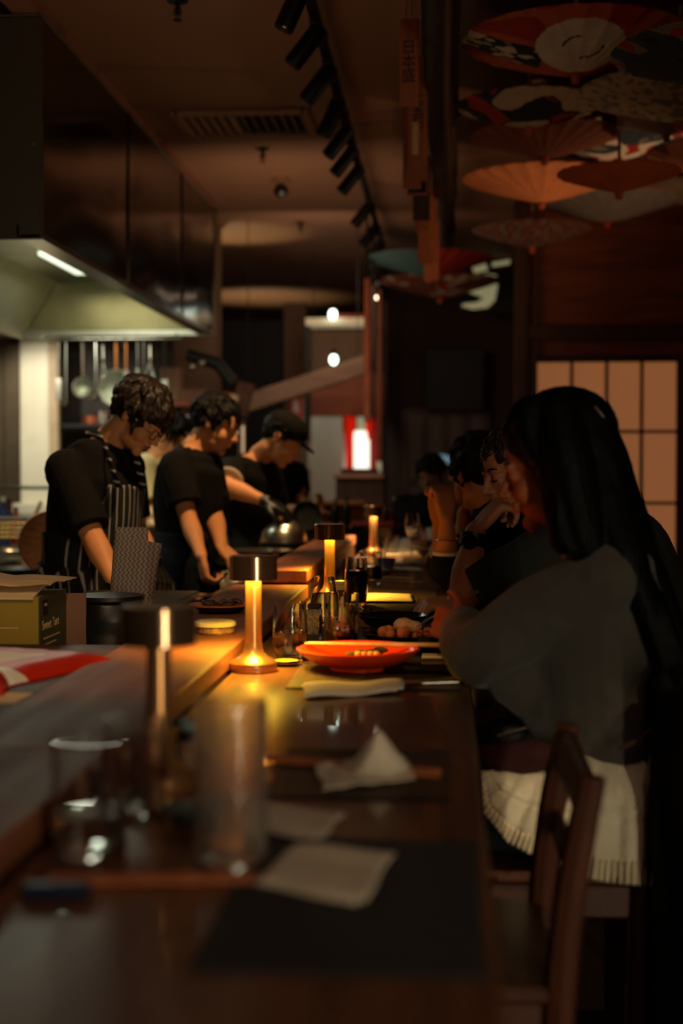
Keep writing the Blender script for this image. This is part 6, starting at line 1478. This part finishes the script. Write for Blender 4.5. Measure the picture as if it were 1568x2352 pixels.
M2, LM, _, _ = person('man in dark ribbed shirt with wristwatch resting his mouth on his fist', (hipM.x, D, 0), None, (hc, fm, um, 1.0), nk, cd, tor, AM, hipM, mat('dark_ribbed_shirt', (44, 46, 38), .9, 0, var=.2, scale=10, bump=.4, bscale=70), vx=.0048, stand=False, fold=.009, sk=M_skin2)
part('hair', hair_short(hc, fm, um, 1.0, 21, 130, .035, back=-.05, front=.058, vs=.005), mat('brown_hair', (34, 24, 18), .5, 0, var=.3, scale=60), M2, world=True, smooth=180); brows(M2, LM, 1); lashes(M2, LM, 1); lips(M2, LM, 1)
wa = (V(AM[0]['wr']) - V(AM[0]['el'])).normalized(); wr = V(AM[0]['wr']) - wa * .03
wt = part('watch_strap', MB().tube([wr - wa * .016, wr + wa * .016], .037, 24), M_black, M2, world=True)
part('watch_face', MB().lathe([(0, 0), (.019, 0), (.020, .004), (.018, .009), (0, .0095)], c=wr - root_of(wt).location + V((-.01, -.034, 0)), axis=(-.3, -1, .1), n=28), mat('watch_glass', (30, 30, 32), .2, .4), wt)
part('cuff_label', MB().box(V(AM[0]['sh']).lerp(V(AM[0]['el']), .86) + V((-.012, -.078, .0)), (.022, .002, .009)), mat('label_grey', (110, 100, 90), .7), M2, world=True)
t = thing('dinner_fork', 'thin steel fork held by the hand of the man with the watch', 'fork', at(950, 1395, 3.6))
part('handle', MB().tube([at(962, 1375, 3.60), at(952, 1392, 3.60), at(944, 1410, 3.60)], [(.0025, .0012)] * 3, 8), M_steel, t, world=True)
# ---- diner with clasped hands
D = 4.82; cd = V((-.97, -.1, 0)).normalized(); lat = V((-cd.y, cd.x, 0))
hc = at(1096, 1090, 4.8); fp_ = (-.55, .80, -.2); up_ = (-.1, .1, 1); nk = at(1118, 1160, 4.84)
tor = [(at(1200, 1520, D), (.16, .12)), (at(1200, 1420, D), (.15, .12)), (at(1190, 1330, D), (.165, .125)), (at(1170, 1230, D), (.165, .12)), (at(1140, 1190, D), (.12, .08)), (nk, (.05, .05))]
AP_ = [dict(sh=at(1160, 1215, 4.66), el=at(1026, 1318, 4.56), wr=at(1026, 1190, 4.55), d=(-.12, 0, 1), n=(-.45, .88, 0), side=-1, curl=.98, st=1.35, r0=.066, r1=.058, s=.98, k=.95, thumb=.3),
       dict(sh=at(1160, 1215, 4.98), el=at(1022, 1312, 4.78), wr=at(1006, 1188, 4.66), d=(.02, -.1, 1), n=(-.3, -.95, 0), side=1, curl=.95, st=1.35, r0=.066, r1=.056, s=.98, k=.85, thumb=.3)]
hipP = V((at(1200, 1520, D).x, D, .70))
P3, LP, _, _ = person('diner in black sleeves with clasped raised hands and a thin bracelet', (hipP.x, D, 0), None, (hc, fp_, up_, .96), nk, cd, tor, AP_, hipP, M_cloth, stand=False)
part('hair', hair_short(hc, fp_, up_, .98, 25, 130, .05, back=-.06, front=.05, vol=1.05, vs=.005), M_hair, P3, world=True, smooth=180)
for i, a in enumerate(AP_):
    e, w_ = V(a['el']), V(a['wr'])
    part('shirt_cuff', MB().tube([e.lerp(w_, .34), e.lerp(w_, .40)], .046, 20), M_white, P3, world=True)
e, w_ = V(AP_[0]['el']), V(AP_[0]['wr']); q = e.lerp(w_, .62); dd = (w_ - e).normalized(); xa, ya = basis(dd)
part('bracelet', MB().tube([q + (xa * math.cos(a * PI / 12) + ya * math.sin(a * PI / 12)) * .036 for a in range(24)], .0014, 6, closed=True), mat('gold', (210, 160, 90), .25, 1), P3, world=True)
# ---- person behind with raised forearm
D = 5.62; cd = V((-.97, -.1, 0)).normalized(); lat = V((-cd.y, cd.x, 0))
hc = at(1092, 1066, D); f6 = (-.92, .1, -.25); u6 = (-.2, 0, 1); nk = at(1120, 1125, D)
tor = [(at(1180, 1440, D), (.16, .12)), (at(1180, 1350, D), (.15, .12)), (at(1170, 1260, D), (.165, .125)), (at(1155, 1180, D), (.165, .12)), (at(1135, 1145, D), (.12, .08)), (nk, (.05, .05))]
A6 = [dict(sh=at(1150, 1170, 5.46), el=at(1064, 1270, 5.40), wr=at(1064, 1172, 5.40), d=(-.1, 0, .9), n=(.9, .2, .1), side=1, curl=.9, st=.9), dict(sh=at(1150, 1170, 5.78), el=at(1080, 1275, 5.8), wr=at(1050, 1265, 5.7), d=(-.9, 0, 0), n=(0, 0, -1), side=-1, curl=.5, st=1.4)]
hip6 = V((at(1180, 1440, D).x, D, .70))
P4, L6, _, _ = person('diner beyond the clasped hands, only dark hair and a raised forearm showing', (hip6.x, D, 0), None, (hc, f6, u6), nk, cd, tor, A6, hip6, M_cloth, vx=.007, stand=False)
part('hair', hair_short(hc, f6, u6, 1.02, 31, 90, .04, vs=.006), M_hair, P4, world=True, smooth=180)
# ---- far diner facing camera
D = 8.25; cd = V((-.2, -.98, 0)).normalized(); lat = V((-cd.y, cd.x, 0))
hc = at(988, 1092, D); f7 = (-.25, -.93, -.25); u7 = (0, -.2, 1); nk = at(988, 1140, D + .03)
tor = [(at(990, 1330, D), (.16, .12)), (at(990, 1260, D), (.15, .12)), (at(990, 1200, D), (.165, .12)), (at(990, 1165, D), (.165, .11)), (at(989, 1152, D), (.12, .08)), (nk, (.05, .05))]
A7 = [dict(sh=at(988, 1162, D) + lat * .16, el=at(1020, 1215, 8.1), wr=at(1005, 1225, 7.95), d=(-.5, -.8, 0), n=(0, 0, -1), side=-1, curl=.5, st=1.5), dict(sh=at(988, 1162, D) - lat * .16, el=at(955, 1215, 8.1), wr=at(968, 1226, 7.95), d=(.5, -.8, 0), n=(0, 0, -1), side=1, curl=.5, st=1.5)]
hip7 = V((at(990, 1330, D).x, D, .68))
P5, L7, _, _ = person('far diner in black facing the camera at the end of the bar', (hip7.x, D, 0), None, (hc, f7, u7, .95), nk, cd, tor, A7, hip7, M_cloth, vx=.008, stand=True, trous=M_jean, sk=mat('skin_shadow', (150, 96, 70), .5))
part('hair', hair_short(hc, f7, u7, 1.0, 37, 90, .05, front=.055, vs=.007), M_hair, P5, world=True, smooth=180)
